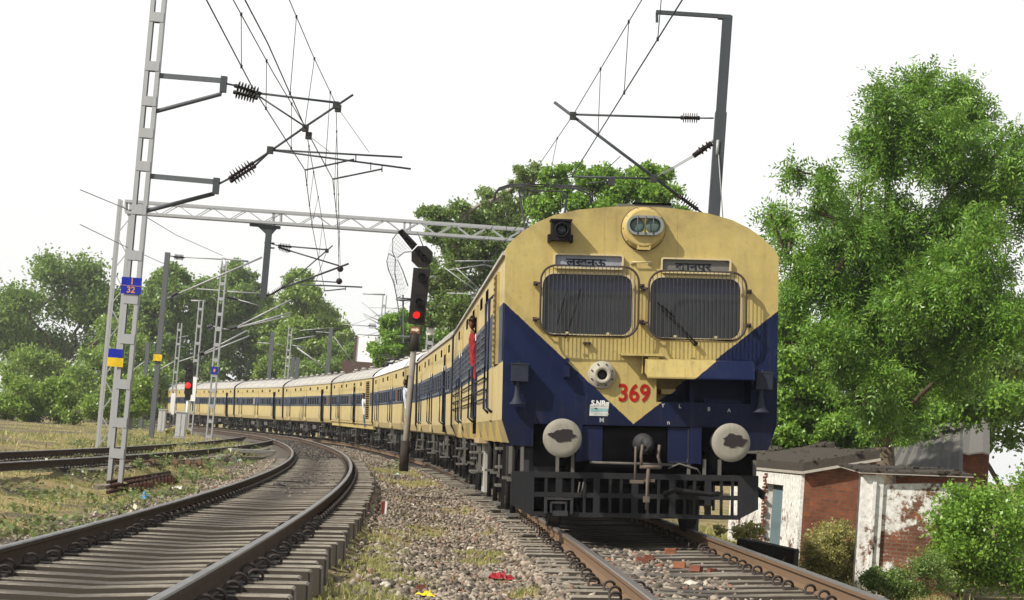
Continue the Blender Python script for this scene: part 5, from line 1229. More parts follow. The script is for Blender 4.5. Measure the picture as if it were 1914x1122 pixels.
# large neem on the right
YN = 47
near = [(1652, 178, 40), (1625, 240, 36), (1680, 240, 60), (1655, 300, 45), (1607, 285, 20), (1485, 322, 24), (1535, 330, 34), (1560, 375, 46), (1520, 395, 30), (1610, 345, 26), (1456, 412, 34), (1440, 400, 18), (1475, 445, 22), (1500, 505, 36), (1560, 460, 44), (1610, 430, 50), (1660, 400, 55), (1640, 480, 60), (1540, 540, 48), (1600, 560, 60), (1660, 590, 60), (1560, 620, 42), (1610, 650, 50), (1470, 480, 20), (1485, 555, 28), (1650, 700, 40), (1600, 720, 28), (1640, 770, 36), (1580, 680, 36), (1690, 770, 40),
        (1720, 175, 50), (1790, 215, 60), (1860, 290, 70), (1905, 380, 70), (1740, 250, 70), (1790, 340, 80), (1740, 430, 90), (1830, 480, 90), (1760, 560, 90), (1860, 600, 80), (1730, 660, 60), (1800, 690, 60)]
gb = on_ground(at(1668, 800, YN).x, YN+1)
tree('neem_tree', 'large feathery-leaved tree towering behind the brick sheds', gb, 3.0, .30, blobs_px([(a, b, r*(.82 if b < 470 and a < 1700 else 1)) for a, b, r in near], YN, 1.6, 3), 190000, .155, 'neem', 'pinnate', seed=5, clump=12, csize=.40, shell=.42)
def px_tree(name, label, Y, lst, n, leaf, mat, base_px, trunk_r, th, style='broad', seed=1, jit=None, **kw):
    bl = blobs_px(lst, Y, jit if jit is not None else Y*.018, seed); x = at(base_px, 760, Y).x; return tree(name, label, on_ground(x, Y), th, trunk_r, bl, n, leaf, mat, style, seed=seed, **kw)
px_tree('leafy_tree', 'bright green shrubby tree between the cab of the train and the sheds', 55, [(1470, 600, 34), (1500, 650, 42), (1475, 690, 40), (1530, 700, 45), (1490, 750, 48), (1545, 760, 40), (1460, 640, 24), (1580, 770, 34), (1600, 690, 40), (1640, 760, 42), (1460, 790, 26), (1520, 800, 30), (1565, 625, 36), (1690, 740, 50), (1760, 760, 60), (1850, 740, 60)], 52000, .14, 'bright', 1530, .16, 1.2, seed=8, clump=11)
px_tree('dense_tree', 'dark broad-leaved tree deep in shade behind the sheet-roofed houses', 66, [(1560, 680, 60), (1620, 640, 70), (1680, 700, 70), (1500, 640, 50), (1640, 760, 60), (1760, 640, 90), (1850, 660, 90), (1450, 560, 40), (1480, 720, 50)], 30000, .22, 'dark', 1640, .3, 2.5, seed=18)
# behind the cab roof
px_tree('leafy_tree', 'bright green tree rising above the cab roof, behind the pantograph', 82, [(1035, 330, 26), (1065, 322, 22), (1100, 330, 26), (1140, 335, 30), (1180, 335, 26), (1215, 330, 24), (1240, 325, 20), (1120, 375, 48), (1190, 370, 44), (1055, 372, 40), (1240, 372, 34), (1090, 430, 60), (1190, 440, 70), (1010, 390, 24), (1270, 420, 40), (1030, 440, 40)], 60000, .17, 'bright', 1150, .28, 4.0, seed=21, clump=12)
px_tree('grey_green_tree', 'grey-green tree with a pale trunk, behind the end of the gantry', 104, [(985, 322, 22), (968, 345, 20), (1000, 350, 18), (985, 380, 24), (800, 402, 22), (830, 420, 30), (870, 400, 26), (905, 385, 30), (925, 372, 24), (945, 395, 34), (900, 430, 44), (850, 450, 40), (815, 440, 22), (880, 490, 48), (840, 510, 44), (920, 480, 50), (860, 550, 44), (815, 520, 26), (830, 580, 34), (800, 590, 24), (880, 590, 44), (940, 540, 50), (960, 450, 50)], 95000, .19, 'dark', 862, .42, 7.5, bark='bark_pale', seed=31, clump=12)
px_tree('round_leaved_tree', 'low bright tree between the white-roofed coach and the white building', 132, [(735, 618, 24), (755, 605, 24), (715, 650, 24), (740, 655, 28), (770, 640, 30), (705, 675, 14), (790, 620, 26), (720, 600, 12), (795, 660, 30), (830, 640, 30)], 34000, .24, 'bright', 750, .22, 2.5, seed=41)
# the far trees on the left
px_tree('distant_tree', 'tall hazy tree topping out between the yellow-collared post and the tall mast', 235, [(330, 515, 24), (300, 535, 30), (350, 540, 34), (385, 545, 26), (290, 580, 40), (340, 590, 44), (380, 600, 40), (300, 640, 44), (350, 650, 44), (265, 560, 22), (270, 610, 30), (400, 640, 34), (320, 690, 44), (370, 700, 44), (262, 660, 26), (262, 720, 30), (300, 730, 34), (345, 735, 34), (395, 735, 30)], 75000, .46, 'far', 330, .5, 6, seed=51, clump=11)
px_tree('distant_tree', 'hazy tree behind the white double-leg mast, under the gantry', 240, [(440, 505, 24), (425, 530, 28), (465, 530, 26), (450, 565, 40), (420, 590, 36), (485, 575, 28), (460, 620, 44), (500, 610, 34), (430, 650, 40), (490, 660, 40), (520, 600, 20), (415, 700, 40), (470, 700, 40), (505, 640, 34), (525, 680, 30), (505, 700, 30), (395, 600, 30), (400, 560, 22)], 64000, .46, 'far', 450, .5, 6, seed=61, clump=11)
px_tree('distant_tree', 'sunlit yellow-green far tree with a bulging top beneath the gantry', 225, [(560, 520, 22), (548, 545, 22), (575, 550, 24), (560, 580, 36), (595, 590, 30), (530, 600, 28), (610, 620, 34), (560, 630, 40), (635, 620, 18), (600, 660, 40), (520, 650, 34), (640, 645, 24), (560, 690, 36), (510, 690, 30), (650, 630, 14)], 56000, .42, 'farb', 575, .5, 5, seed=71, clump=11)
px_tree('distant_shrub', 'low smooth green shrub behind the coach roofs, beside the white building', 200, [(640, 665, 28), (610, 685, 26), (655, 680, 22), (580, 690, 22), (550, 695, 20), (625, 700, 26)], 26000, .30, 'far', 630, .2, 1.5, cat='shrub', seed=81)
px_tree('roadside_tree', 'vivid green low tree behind the small grey relay box', 190, [(262, 700, 30), (290, 710, 28), (262, 740, 26), (300, 745, 24), (240, 720, 34), (280, 680, 24), (225, 690, 44), (180, 690, 60), (200, 640, 60), (130, 700, 60), (60, 700, 70)], 40000, .34, 'farb', 255, .3, 3, seed=91)
px_tree('distant_tree', 'big far tree standing alone beyond the rusty side track', 235, [(190, 560, 50), (120, 540, 70), (140, 620, 80), (50, 590, 90), (40, 680, 80), (220, 600, 40)], 40000, .5, 'far', 110, .6, 6, seed=95)
for k, (px, py, r) in enumerate([(300, 770, 14), (255, 790, 14), (330, 805, 10), (372, 800, 10), (395, 805, 9)]):
    p = gpt(px, py+r*.8); w = r*p.y/F_PX*1.6
    tree('weedy_shrub', ['low bush between the relay boxes', 'low bush at the foot of the tall mast', 'dry clump at the foot of the nearest relay box', 'dry clump beside the red signal', 'dry clump at the white double-leg mast'][k], p, w*.2, .02, [(p.x, p.y, p.z+w*.35, w*.7), (p.x+w*.9, p.y+.3, p.z+w*.25, w*.5), (p.x-w*.8, p.y, p.z+w*.22, w*.5)], 2600, .11, 'weed' if k < 2 else 'bush', cat='bush', seed=100+k)

# ================================================================== SHEDS AND WALLS ON THE RIGHT
def m_brick(name, c1, c2, mortar, sc, white=0.0, wpos=.5):
    t = NT(name); v = t.co('Generated' if False else 'Object'); X, Y, Z = t.xyz(v)
    cb = t.nd('ShaderNodeCombineXYZ'); t.l.new(t.math('ADD', X, Y), cb.inputs[0]); t.l.new(Z, cb.inputs[1])
    nz = t.noise(v, 3, 4); wv = t.nd('ShaderNodeVectorMath', operation='ADD'); t.l.new(cb.outputs[0], wv.inputs[0]); w2_ = t.nd('ShaderNodeVectorMath', operation='SCALE'); t.l.new(t.noise(v, 2.2, 4, .6, 'Color'), w2_.inputs[0]); w2_.inputs['Scale'].default_value = .07; t.l.new(w2_.outputs[0], wv.inputs[1])
    br = t.nd('ShaderNodeTexBrick'); t.l.new(wv.outputs[0], br.inputs['Vector']); br.inputs['Color1'].default_value = c1+(1,); br.inputs['Color2'].default_value = c2+(1,); br.inputs['Mortar'].default_value = mortar+(1,)
    br.inputs['Scale'].default_value = sc; br.inputs['Mortar Size'].default_value = .014; br.inputs['Bias'].default_value = -.1; br.inputs['Brick Width'].default_value = .23; br.inputs['Row Height'].default_value = .08
    n = t.noise(v, 1.6, 6, .65); n2 = t.noise(v, 9, 5, .65)
    c = t.mix(t.fr(n, .38, .66, 0, .75), br.outputs['Color'], (.075, .038, .025)); c = t.mix(t.fr(n2, .50, .70, 0, .6), c, (.17, .095, .055)); c = t.mix(t.fr(t.noise(v, 4.5, 4), .60, .68, 0, .6), c, (.30, .10, .04))
    if white: c = t.mix(t.fr(t.math('ADD', t.math('ADD', t.math('MULTIPLY', n, .6), t.math('MULTIPLY', n2, .4)), t.fr(Z, -.6, .4, .05, -.05)), wpos-.03, wpos+.03, 1, 0), c, t.mix(t.fr(n2, .35, .7), (.80, .79, .76), (.46, .44, .39)))
    t.bump(br.outputs['Fac'], -.5, .02); return t.fin(c, .95, spec=.2)
M['brick'] = m_brick('red_brick', (.29, .082, .036), (.18, .05, .026), (.17, .105, .07), 1.0)
M['brick_white'] = m_brick('peeling_whitewash', (.27, .075, .035), (.19, .05, .026), (.20, .15, .11), 1.0, 1, .60)
M['brick_part'] = m_brick('half_peeled_whitewash', (.27, .10, .06), (.19, .06, .035), (.24, .18, .13), 1.0, 1, .47)
M['slab'] = m_paint('mossy_concrete_slab', (.052, .044, .036), (.16, .145, .12), .6, 5, .95, bump=.4); M['slab_edge'] = m_paint('pale_slab_edge', (.40, .37, .32), (.10, .08, .06), .7, 5, .9)
M['pale_blue'] = m_paint('pale_blue_wall', (.40, .52, .52), (.22, .22, .19), .5, 3, .8); M['door_blue'] = m_paint('faded_blue_grey_door', (.13, .19, .21), (.09, .075, .06), .6, 4, .7)
M['asbestos'] = m_paint('grey_sheet_roof', (.13, .125, .115), (.04, .038, .034), .6, 2.5, .9)
def wall_mesh(pts_bottom, pts_top, th, name, mats, parent, hole=None):
    # wall between two plan points, optional door hole given as fractions and height
    (a, b), (ta, tb) = pts_bottom, pts_top; d = Vector((b.x-a.x, b.y-a.y, 0)); L = d.length; d.normalize(); n = Vector((d.y, -d.x, 0)); q = MB()
    outer = [(0, a.z), (L, b.z), (L, tb), (0, ta)]; holes = []
    if hole: f0, f1, h = hole; outer = [(0, a.z), (f0*L, a.z+(b.z-a.z)*f0), (f0*L, h), (f1*L, h), (f1*L, a.z+(b.z-a.z)*f1), (L, b.z), (L, tb), (0, ta)]
    o0 = Vector((a.x, a.y, 0)); q.plate(outer, holes, 0, th, 0, lambda u, y, z: o0+d*u-n*y+Vector((0, 0, z))); return q.build(name, mats, parent)
def slab_roof(parent, corners, th, over, mats, name='roof_slab'):
    q = MB(); c = sum((Vector(p) for p in corners), Vector())/4; vs = [Vector(p)+(Vector(p)-c).normalized()*over for p in corners]
    for z0, z1, m, ex in ((0, th*.3, 1, 1.0), (th*.31, th*1.3, 0, .99)):
        lo = [c+(v-c)*ex+Vector((0, 0, z0)) for v in vs]; hi = [c+(v-c)*ex+Vector((0, 0, z1)) for v in vs]; q.add(lo+hi, [(3, 2, 1, 0), (4, 5, 6, 7), (0, 1, 5, 4), (1, 2, 6, 5), (2, 3, 7, 6), (3, 0, 4, 7)], m)
    rg = random.Random(5)
    for k in range(30):
        u, v_ = rg.random(), rg.random()**2.2; p = (vs[0]*(1-u)+vs[1]*u)*(1-v_)+(vs[3]*(1-u)+vs[2]*u)*v_; s = rg.uniform(.02, .06); q.box(p+Vector((0, 0, th*1.3+s*.3)), (s*2.2, s*1.6, s), 0, rg.uniform(0, 3))
    return q.build(name, mats, parent)
YB = 45.0
T_ = thing('brick_shed', 'small shed with a red brick end wall, whitewashed front and a mossy slab roof', 'shed', (0, 0, 0), 0)
A0 = at(1489, 1034, YB); A1 = at(1628, 1034, YB); zb = A0.z-.5; tA = at(1489, 884, YB).z; tB = at(1628, 862, YB).z
fx = Vector((at(1400, 980, 50.5).x, 50.5, 0))
wall_mesh((Vector((A0.x, YB, zb)), Vector((A1.x, YB, zb))), (tA, tB), .22, 'brick_wall', [M['brick']], T_)
fl_ = fx-Vector((A0.x, YB, 0)); fx2 = Vector((A0.x, YB, 0))+fl_*1.5
a_, b_ = Vector((A0.x-.004, YB-.006, zb)), Vector((fx2.x, fx2.y, zb))
zd = at(1445, 905, 48).z
wall_mesh((b_, a_), (tA+.02, tA+.02), .22, 'front_wall', [M['brick_white']], T_, (.55, .78, zd))
d_ = (a_-b_); q = MB(); n_ = Vector((d_.y, -d_.x, 0)).normalized()
p0_, p1_ = b_+d_*.57-n_*.14, b_+d_*.76-n_*.14; q.add([p0_, p1_, p1_+Vector((0, 0, zd-zb-.02)), p0_+Vector((0, 0, zd-zb-.02)), p0_-n_*.04, p1_-n_*.04, p1_-n_*.04+Vector((0, 0, zd-zb-.02)), p0_-n_*.04+Vector((0, 0, zd-zb-.02))], [(0, 1, 2, 3), (7, 6, 5, 4), (0, 4, 5, 1), (1, 5, 6, 2), (2, 6, 7, 3), (3, 7, 4, 0)]); q.build('door', [M['door_blue']], T_)
jq = MB(); rg = random.Random(9)
for k in range(22): p = b_+d_*(.535+rg.uniform(0, .02))+n_*.012; jq.box((p.x, p.y, zb+.5+k*.083), (.16+rg.uniform(-.04, .05), .10, .062), 0, math.atan2(d_.y, d_.x))
jq.build('broken_jamb', [M['brick']], T_)
bk = Vector((A1.x, YB, 0))+fl_*1.5
slab_roof(T_, [Vector((A0.x, YB, tA-.01)), Vector((A1.x, YB, tB+.01)), Vector((bk.x, bk.y, tB+.01)), Vector((fx2.x, fx2.y, tA-.01))], .20, .20, [M['slab'], M['slab_edge']])
T_ = thing('shed', 'shed with a pale blue gable wall and layered slab roofs beside the cowcatcher', 'shed', (0, 0, 0), 0)
Y2 = 52.0; z0_ = at(1470, 1000, Y2).z-.6
wall_mesh((Vector((at(1425, 900, Y2).x, Y2, z0_)), Vector((at(1552, 900, Y2).x, Y2, z0_))), (at(1428, 889, Y2).z, at(1552, 852, Y2).z), .2, 'gable_wall', [M['pale_blue']], T_)
wall_mesh((Vector((at(1390, 900, 57).x, 57.5, z0_)), Vector((at(1425, 900, Y2).x, Y2, z0_))), (at(1428, 889, Y2).z, at(1428, 889, Y2).z), .2, 'front_wall', [M['brick_white']], T_)
for k, (pxa, pya, pxb, pyb, dy) in enumerate(((1414, 884, 1556, 846, 0), (1412, 868, 1530, 838, 2.2), (1410, 852, 1465, 836, 4.5))):
    a_, b_ = at(pxa, pya, Y2+dy), at(pxb, pyb, Y2+dy); slab_roof(T_, [a_, b_, b_+Vector((-.35, 2.3, .02)), a_+Vector((-.35, 2.3, .02))], .21, .08, [M['slab'], M['slab_edge']])
T_ = thing('ruined_wall', 'peeling whitewashed brick wall ending in a tall pier', 'wall', (0, 0, 0), 0)
Y3 = 38.0; zb = at(1610, 1090, Y3).z-.5
q = MB(); xa, xb = at(1606, 1000, Y3).x, at(1646, 1000, Y3).x; q.span((xa, Y3, zb), (xb, Y3+.4, at(1625, 888, Y3).z), 0); q.span((xa+.20, Y3-.06, zb), (xa+.27, Y3-.003, at(1625, 900, Y3).z), 0); q.build('pier', [M['brick_white']], T_)
wall_mesh((Vector((xb+.003, Y3+.06, zb)), Vector((xb+1.7, Y3+.06, zb))), (at(1650, 905, Y3).z, at(1650, 890, Y3).z), .25, 'brick_wall', [M['brick_part']], T_)
slab_roof(T_, [Vector((xa-.05, Y3-.1, at(1625, 886, Y3).z)), Vector((xb+1.7, Y3-.1, at(1650, 880, Y3).z)), Vector((xb+1.7, Y3+2.5, at(1650, 880, Y3).z+.1)), Vector((xa-.05, Y3+2.5, at(1625, 886, Y3).z+.1))], .05, .04, [M['slab'], M['slab_edge']])
def sheet_roof(label, pts, depth, wallz):
    T_ = thing('sheet_roofed_house', label, 'house', (0, 0, 0), 0); q = MB(); n = 26
    a, b, c, d = pts
    vs = []
    for i in range(n+1):
        u = i/n; w = .035*math.sin(u*n*2.1); vs += [a.lerp(b, u)+Vector((0, 0, w)), d.lerp(c, u)+Vector((0, 0, w)), a.lerp(b, u)+Vector((0, 0, w-.05)), d.lerp(c, u)+Vector((0, 0, w-.05))]
    fs = []
    for i in range(n): k = i*4; fs += [(k, k+4, k+5, k+1), (k+2, k+3, k+7, k+6), (k, k+2, k+6, k+4), (k+1, k+5, k+7, k+3)]
    q.add(vs, fs); q.build('roof', [M['asbestos']], T_)
    f0, f1 = a.lerp(d, .12), b.lerp(c, .12); g = MB(); g.add([Vector((f0.x, f0.y, wallz)), Vector((f1.x, f1.y, wallz)), f1-Vector((0, 0, .06)), f0-Vector((0, 0, .06)), Vector((f0.x, f0.y+2.2, wallz)), Vector((f1.x, f1.y+2.2, wallz)), f1+Vector((0, 2.2, .1)), f0+Vector((0, 2.2, .1))], [(0, 1, 2, 3), (7, 6, 5, 4), (0, 4, 5, 1), (1, 5, 6, 2), (3, 7, 4, 0)]); g.build('wall', [M['brick']], T_)
sheet_roof('house with a broad dark grey sheet roof half hidden by green shrubs', [at(1508, 846, 58), at(1850, 846, 58), at(1850, 780, 63), at(1560, 783, 63)], 5, -1.6)
sheet_roof('house with a lower grey sheet roof, close behind the brick shed', [at(1600, 892, 49), at(1800, 880, 49), at(1800, 800, 54), at(1655, 822, 54)], 5, -1.6)
T_ = thing('concrete_block', 'dark low concrete drain block lying between the rail and the brick shed', 'concrete block', (0, 0, 0), 0); q = MB(); a_, b_ = at(1378, 1006, 38), at(1486, 1028, 33.5); zl = -2.0
q.add([Vector((a_.x, a_.y, zl)), Vector((b_.x, b_.y, zl)), b_, a_, Vector((a_.x+.35, a_.y, zl)), Vector((b_.x+.12, b_.y+.3, zl)), b_+Vector((.12, .3, .0)), a_+Vector((.35, 0, .0))], [(0, 1, 2, 3), (7, 6, 5, 4), (0, 4, 5, 1), (1, 5, 6, 2), (2, 6, 7, 3), (3, 7, 4, 0)]); q.build('block', [m_paint('sooty_concrete', (.028, .027, .026), (.012, .012, .012), .6, 4, .95)], T_)
# bushes by the sheds
def bush(label, lst, Y, n, leaf, mat, seed, name='bush'):
    bl = blobs_px(lst, Y, .4, seed); x = bl[0][0]; return tree(name, label, on_ground(x, Y), .25, .035, bl, n, leaf, mat, cat='bush', seed=seed, clump=14, csize=.5)
bush('olive feathery bush growing against the red brick wall', [(1545, 1030, 40), (1575, 1010, 34), (1520, 1045, 28), (1555, 1000, 22), (1590, 1045, 26), (1540, 1070, 36), (1585, 1078, 30), (1580, 985, 14), (1535, 1000, 15)], 40, 30000, .055, 'bush', 201)
bush('grey-green bush at the foot of the whitewashed pier', [(1630, 1085, 22), (1650, 1095, 24), (1680, 1090, 30), (1740, 1080, 40), (1640, 1070, 12)], 35, 12000, .05, 'dark', 202)
bush('tangled green bush covering the broken end of the ruined wall', [(1800, 1000, 60), (1860, 960, 70), (1900, 1040, 70), (1830, 1060, 60), (1780, 1060, 40), (1920, 920, 70), (1790, 940, 40)], 37, 26000, .085, 'bright', 206)
bush('bright green creeper hanging over the dark sheet roof', [(1560, 800, 26), (1590, 815, 28), (1540, 825, 20), (1620, 810, 26), (1575, 835, 18), (1645, 795, 20), (1480, 820, 24), (1455, 815, 20), (1505, 830, 18), (1700, 820, 40), (1545, 845, 16), (1590, 850, 14)], 53, 30000, .10, 'bright', 203, 'creeper')
px_tree('leafy_tree', 'green tree closing the view beyond the ruined wall', 70, [(1880, 760, 80), (1800, 800, 60), (1950, 700, 110), (1990, 800, 90), (1700, 800, 50)], 26000, .2, 'bright', 1900, .2, 1.5, seed=210)
px_tree('thicket', 'dense green thicket beyond the rusty side track', 128, [(20, 770, 36), (80, 765, 40), (140, 768, 36), (190, 765, 36), (225, 760, 30), (255, 755, 26), (-60, 765, 50), (285, 765, 18), (110, 735, 34), (210, 730, 30), (40, 730, 40), (262, 730, 24)], 42000, .24, 'farb', 140, .12, .8, cat='thicket', seed=212)
px_tree('dense_tree', 'dense dark thicket far behind the tall mast, on the horizon', 260, [(40, 745, 40), (110, 755, 34), (180, 750, 36), (-40, 740, 50), (230, 760, 26), (285, 755, 24), (320, 750, 22), (270, 775, 20)], 30000, .42, 'far', 110, .3, 2, cat='thicket', seed=211)
bush('dry tuft beneath the hanging pipe beside the cowcatcher', [(1395, 985, 14), (1378, 992, 12), (1412, 990, 12), (1345, 990, 10), (1405, 1000, 14), (1385, 1003, 12)], 41, 1700, .07, 'bush', 204)

# ================================================================== WEEDS, LITTER, STONES WITH A SHAPE OF THEIR OWN
def weed(label, px, py, h, n, mat='weed', seed=0, wl=.35):
    p = gpt(px, py); rng = np.random.default_rng(seed); rg = random.Random(seed); b = MB(); Cn, Dn, Nn, L_ = [], [], [], []
    for k in range(max(3, n//9)):
        e = Vector((rg.gauss(0, .35)*h, rg.gauss(0, .35)*h, h*rg.uniform(.55, 1))); b.tube([Vector((0, 0, -.03)), e*.5+Vector((0, 0, .05*h)), e], [.008, .006, .003], 4)
        for j in range(9): t_ = rg.uniform(.35, 1.05); a = rg.uniform(0, 6.28); d = Vector((math.cos(a), math.sin(a), rg.uniform(-.2, .5))).normalized(); ll = h*wl*rg.uniform(.6, 1.1); c = e*t_+d*ll*.5; Cn.append(c[:]); Dn.append(d[:]); Nn.append((rg.gauss(0, .3), rg.gauss(0, .3), 1)); L_.append(ll)
    T_ = thing('leafy_weed', label, 'weed', p, 0, 'leafy weeds'); b.build('stem', [LEAF[mat]], T_); V, Fc = leaf_quads(np.array(Cn), np.array(Dn), np.array(Nn), np.array(L_), np.array(L_)*.6); part('leaves', big_mesh('leaves', V, Fc, [LEAF[mat]]), T_)
for k, (px, py, h, n, lab) in enumerate([(262, 880, .38, 60, 'green weed with pale leaves close to the tall mast foot'), (300, 878, .40, 60, 'green weed with broad pale leaves under the thin signal rod'), (362, 905, .36, 70, 'dark green weed clump halfway along the grassy verge'), (395, 885, .45, 70, 'bushy weed clump next to the grey lump of concrete'), (412, 865, .38, 40, 'weed growing over the thin rod near its far end'), (243, 945, .30, 36, 'upright pale weed left of the blue plastic rag'), (231, 955, .22, 30, 'small weed just below the rusty chain'), (340, 893, .30, 50, 'low weed between the rusty chain and the rod'), (330, 905, .24, 40, 'weed hanging over the end of the rusty chain'), (748, 880, .42, 80, 'weed clump at the foot of the leaning signal'), (730, 878, .32, 50, 'smaller weed left of the leaning signal foot'), (762, 884, .3, 40, 'weed with a white rag in it, by the leaning signal'), (270, 830, .45, 40, 'pale weed beyond the side track near the tall mast'), (318, 822, .35, 30, 'round weed beyond the side track by the yellow-collared post')]): weed(lab, px, py, h, n, 'weed', 300+k)
for k, (px, py, lab) in enumerate([(468, 907, 'bright grass tuft leaning over the inner rail of the empty track'), (400, 1095, 'grass tuft beside the nearest rail clips'), (365, 1062, 'grass growing between the sleepers left of the near rail')]):
    p = gpt(px, py); n = 26; v_, q_ = blades(np.tile(np.array(p[:]), (n, 1))+RNG.normal(0, .06, (n, 3))*[1, 1.6, 0], np.full(n, .17), 7, RNG, .03, .8, .005); o = bpy.data.objects.new('grass_tuft', big_mesh('grass_tuft', v_, q_, [LEAF['farb']])); COL.objects.link(o); tag(o, lab, 'grass tuft', 'grass tufts in the empty track')
def rock(name, label, cat, px, py, size, mat, seed, flat=(1, .7, .6), group=None, brick=False, lift=.3):
    p = gpt(px, py); rng = np.random.default_rng(seed); size = size*(.82 if brick else 1)
    if brick: b = bmesh.new(); bmesh.ops.create_cube(b, size=1.0); bmesh.ops.bevel(b, geom=b.edges[:], offset=.06, segments=1, affect='EDGES'); bmesh.ops.subdivide_edges(b, edges=b.edges[:], cuts=1, use_grid_fill=True)
    else: b = bmesh.new(); bmesh.ops.create_icosphere(b, subdivisions=2, radius=.6)
    for v in b.verts: v.co *= 1+rng.uniform(-.10, .10) if brick else 1+rng.uniform(-.22, .22)
    for v in b.verts: v.co = Vector((v.co.x*flat[0]*size, v.co.y*flat[1]*size, v.co.z*flat[2]*size))
    me = bpy.data.meshes.new(name); b.to_mesh(me); b.free(); me.materials.append(mat); o = bpy.data.objects.new(name, me); COL.objects.link(o); o.location = p+Vector((0, 0, size*flat[2]*lift)); o.rotation_euler = (rng.uniform(-.2, .2), rng.uniform(-.2, .2), rng.uniform(-.6, .6)); return tag(o, label, cat, group)
M['brick_lump'] = m_paint('broken_brick', (.24, .095, .05), (.10, .06, .04), .7, 14, .95, streak=False, bump=.4); M['brick_dark'] = m_paint('dull_broken_brick', (.17, .065, .045), (.07, .045, .035), .6, 14, .95, streak=False, bump=.4)
M['pale_stone'] = m_paint('pale_stone', (.50, .46, .38), (.2, .16, .12), .5, 10, .95, streak=False); M['dark_stone'] = m_paint('dark_stone', (.045, .04, .04), (.02, .02, .02), .5, 10, .9, streak=False); M['grey_stone'] = m_paint('grey_stone', (.20, .175, .15), (.07, .06, .05), .6, 9, .95, streak=False, bump=.4)
for k, (px, py, s, mt_, lab) in enumerate([(302, 1027, .16, 'brick_lump', 'orange brick lying alone on the sleepers of the empty track'), (421, 1028, .17, 'brick_dark', 'dark red brick piece against the near rail of the empty track'), (1253, 1040, .16, 'brick_lump', 'orange brick piece just in front of the train in the middle'), (1140, 1053, .09, 'brick_lump', 'orange brick chip against the train\'s left rail'), (1198, 1058, .15, 'brick_dark', 'dark broken brick right of the train\'s left rail'), (1212, 1050, .13, 'brick_dark', 'reddish brick lump nearest the middle of the train\'s track'), (1270, 1066, .15, 'brick_lump', 'large orange brick in the rubble beside a dark red one'), (1300, 1073, .15, 'brick_dark', 'dark red brick at the end of the rubble row'), (1137, 1098, .12, 'brick_lump', 'orange brick wedged under the clips of the train\'s left rail'), (1330, 1074, .11, 'brick_dark', 'small purple-brown brick closest to the clips of the far rail'), (692, 1024, .08, 'brick_lump', 'orange stone on the gravel left of the grass patch'), (786, 1105, .10, 'brick_dark', 'rust-red stone in the nearest gravel')]): rock('broken_brick', lab, 'brick', px, py, s, M[mt_], 400+k, (1, .65, .55), 'broken bricks on the tracks', True, .75)
for k, (px, py, s, mt_, lab) in enumerate([(521, 913, .2, 'dark_stone', 'black lump in the oily ballast of the empty track'), (1290, 1100, .13, 'pale_stone', 'flat white stone in front of the train'), (1180, 1067, .12, 'grey_stone', 'grey stone beside the train\'s left rail'), (1195, 1083, .16, 'grey_stone', 'biggest grey boulder in the rubble in front of the train'), (910, 1085, .15, 'grey_stone', 'grey rock with a red rag beside it'), (880, 1030, .10, 'pale_stone', 'pale stone on the gravel strip'), (795, 1042, .07, 'pale_stone', 'whitish stone in the grass patch'), (415, 862, .42, 'grey_stone', 'grey lump of old concrete on the grassy verge'), (718, 1098, .09, 'pale_stone', 'white stone in the nearest grass beside the yellow wrapper'), (1125, 1030, .07, 'pale_stone', 'pale stone touching the train\'s left rail')]): rock('stone', lab, 'stone', px, py, s, M[mt_], 430+k, (1, .8, .62), 'single stones by the tracks')
def rag(label, px, py, w, col, seed, name='plastic_rag', h=.06):
    p = gpt(px, py); rng = np.random.default_rng(seed); b = MB(); n = 9; vs = []
    for i in range(n):
        for j in range(n): u, v = i/(n-1)-.5, j/(n-1)-.5; e = 1+.25*math.sin(5*u+seed)+.2*math.sin(7*v); vs.append((u*w*e, v*w*.7, .02+h*abs(rng.normal())*(1-1.6*max(abs(u), abs(v)))+.01))
    b.add(vs, [(i*n+j, (i+1)*n+j, (i+1)*n+j+1, i*n+j+1) for i in range(n-1) for j in range(n-1)]); o = b.build(name, [m_flat(name, col, .5)]); o.location = p; return tag(o, label, 'litter', 'litter by the tracks')
rag('crumpled sky-blue plastic rag on the grassy verge', 272, 936, .20, (.10, .32, .62), 1, h=.09); rag('blue plastic sheet lying across the far turnout', 482, 823, 1.1, (.05, .20, .38), 2, h=.12); rag('white scrap of paper on the grassy verge above the inner rail', 333, 917, .22, (.7, .68, .62), 3); rag('red cloth on the gravel in the nearest gravel', 938, 1088, .20, (.30, .02, .03), 4); rag('yellow wrapper in the nearest grass', 795, 1120, .14, (.75, .52, .03), 5, h=.04); rag('pale turquoise scrap next to the weeds by the leaning signal', 742, 891, .28, (.45, .68, .60), 6); rag('small turquoise scrap by the grey lump of concrete', 448, 864, .22, (.45, .70, .66), 7); rag('white rag hung in the weeds at the foot of the leaning signal', 757, 869, .34, (.72, .68, .55), 8, h=.25)
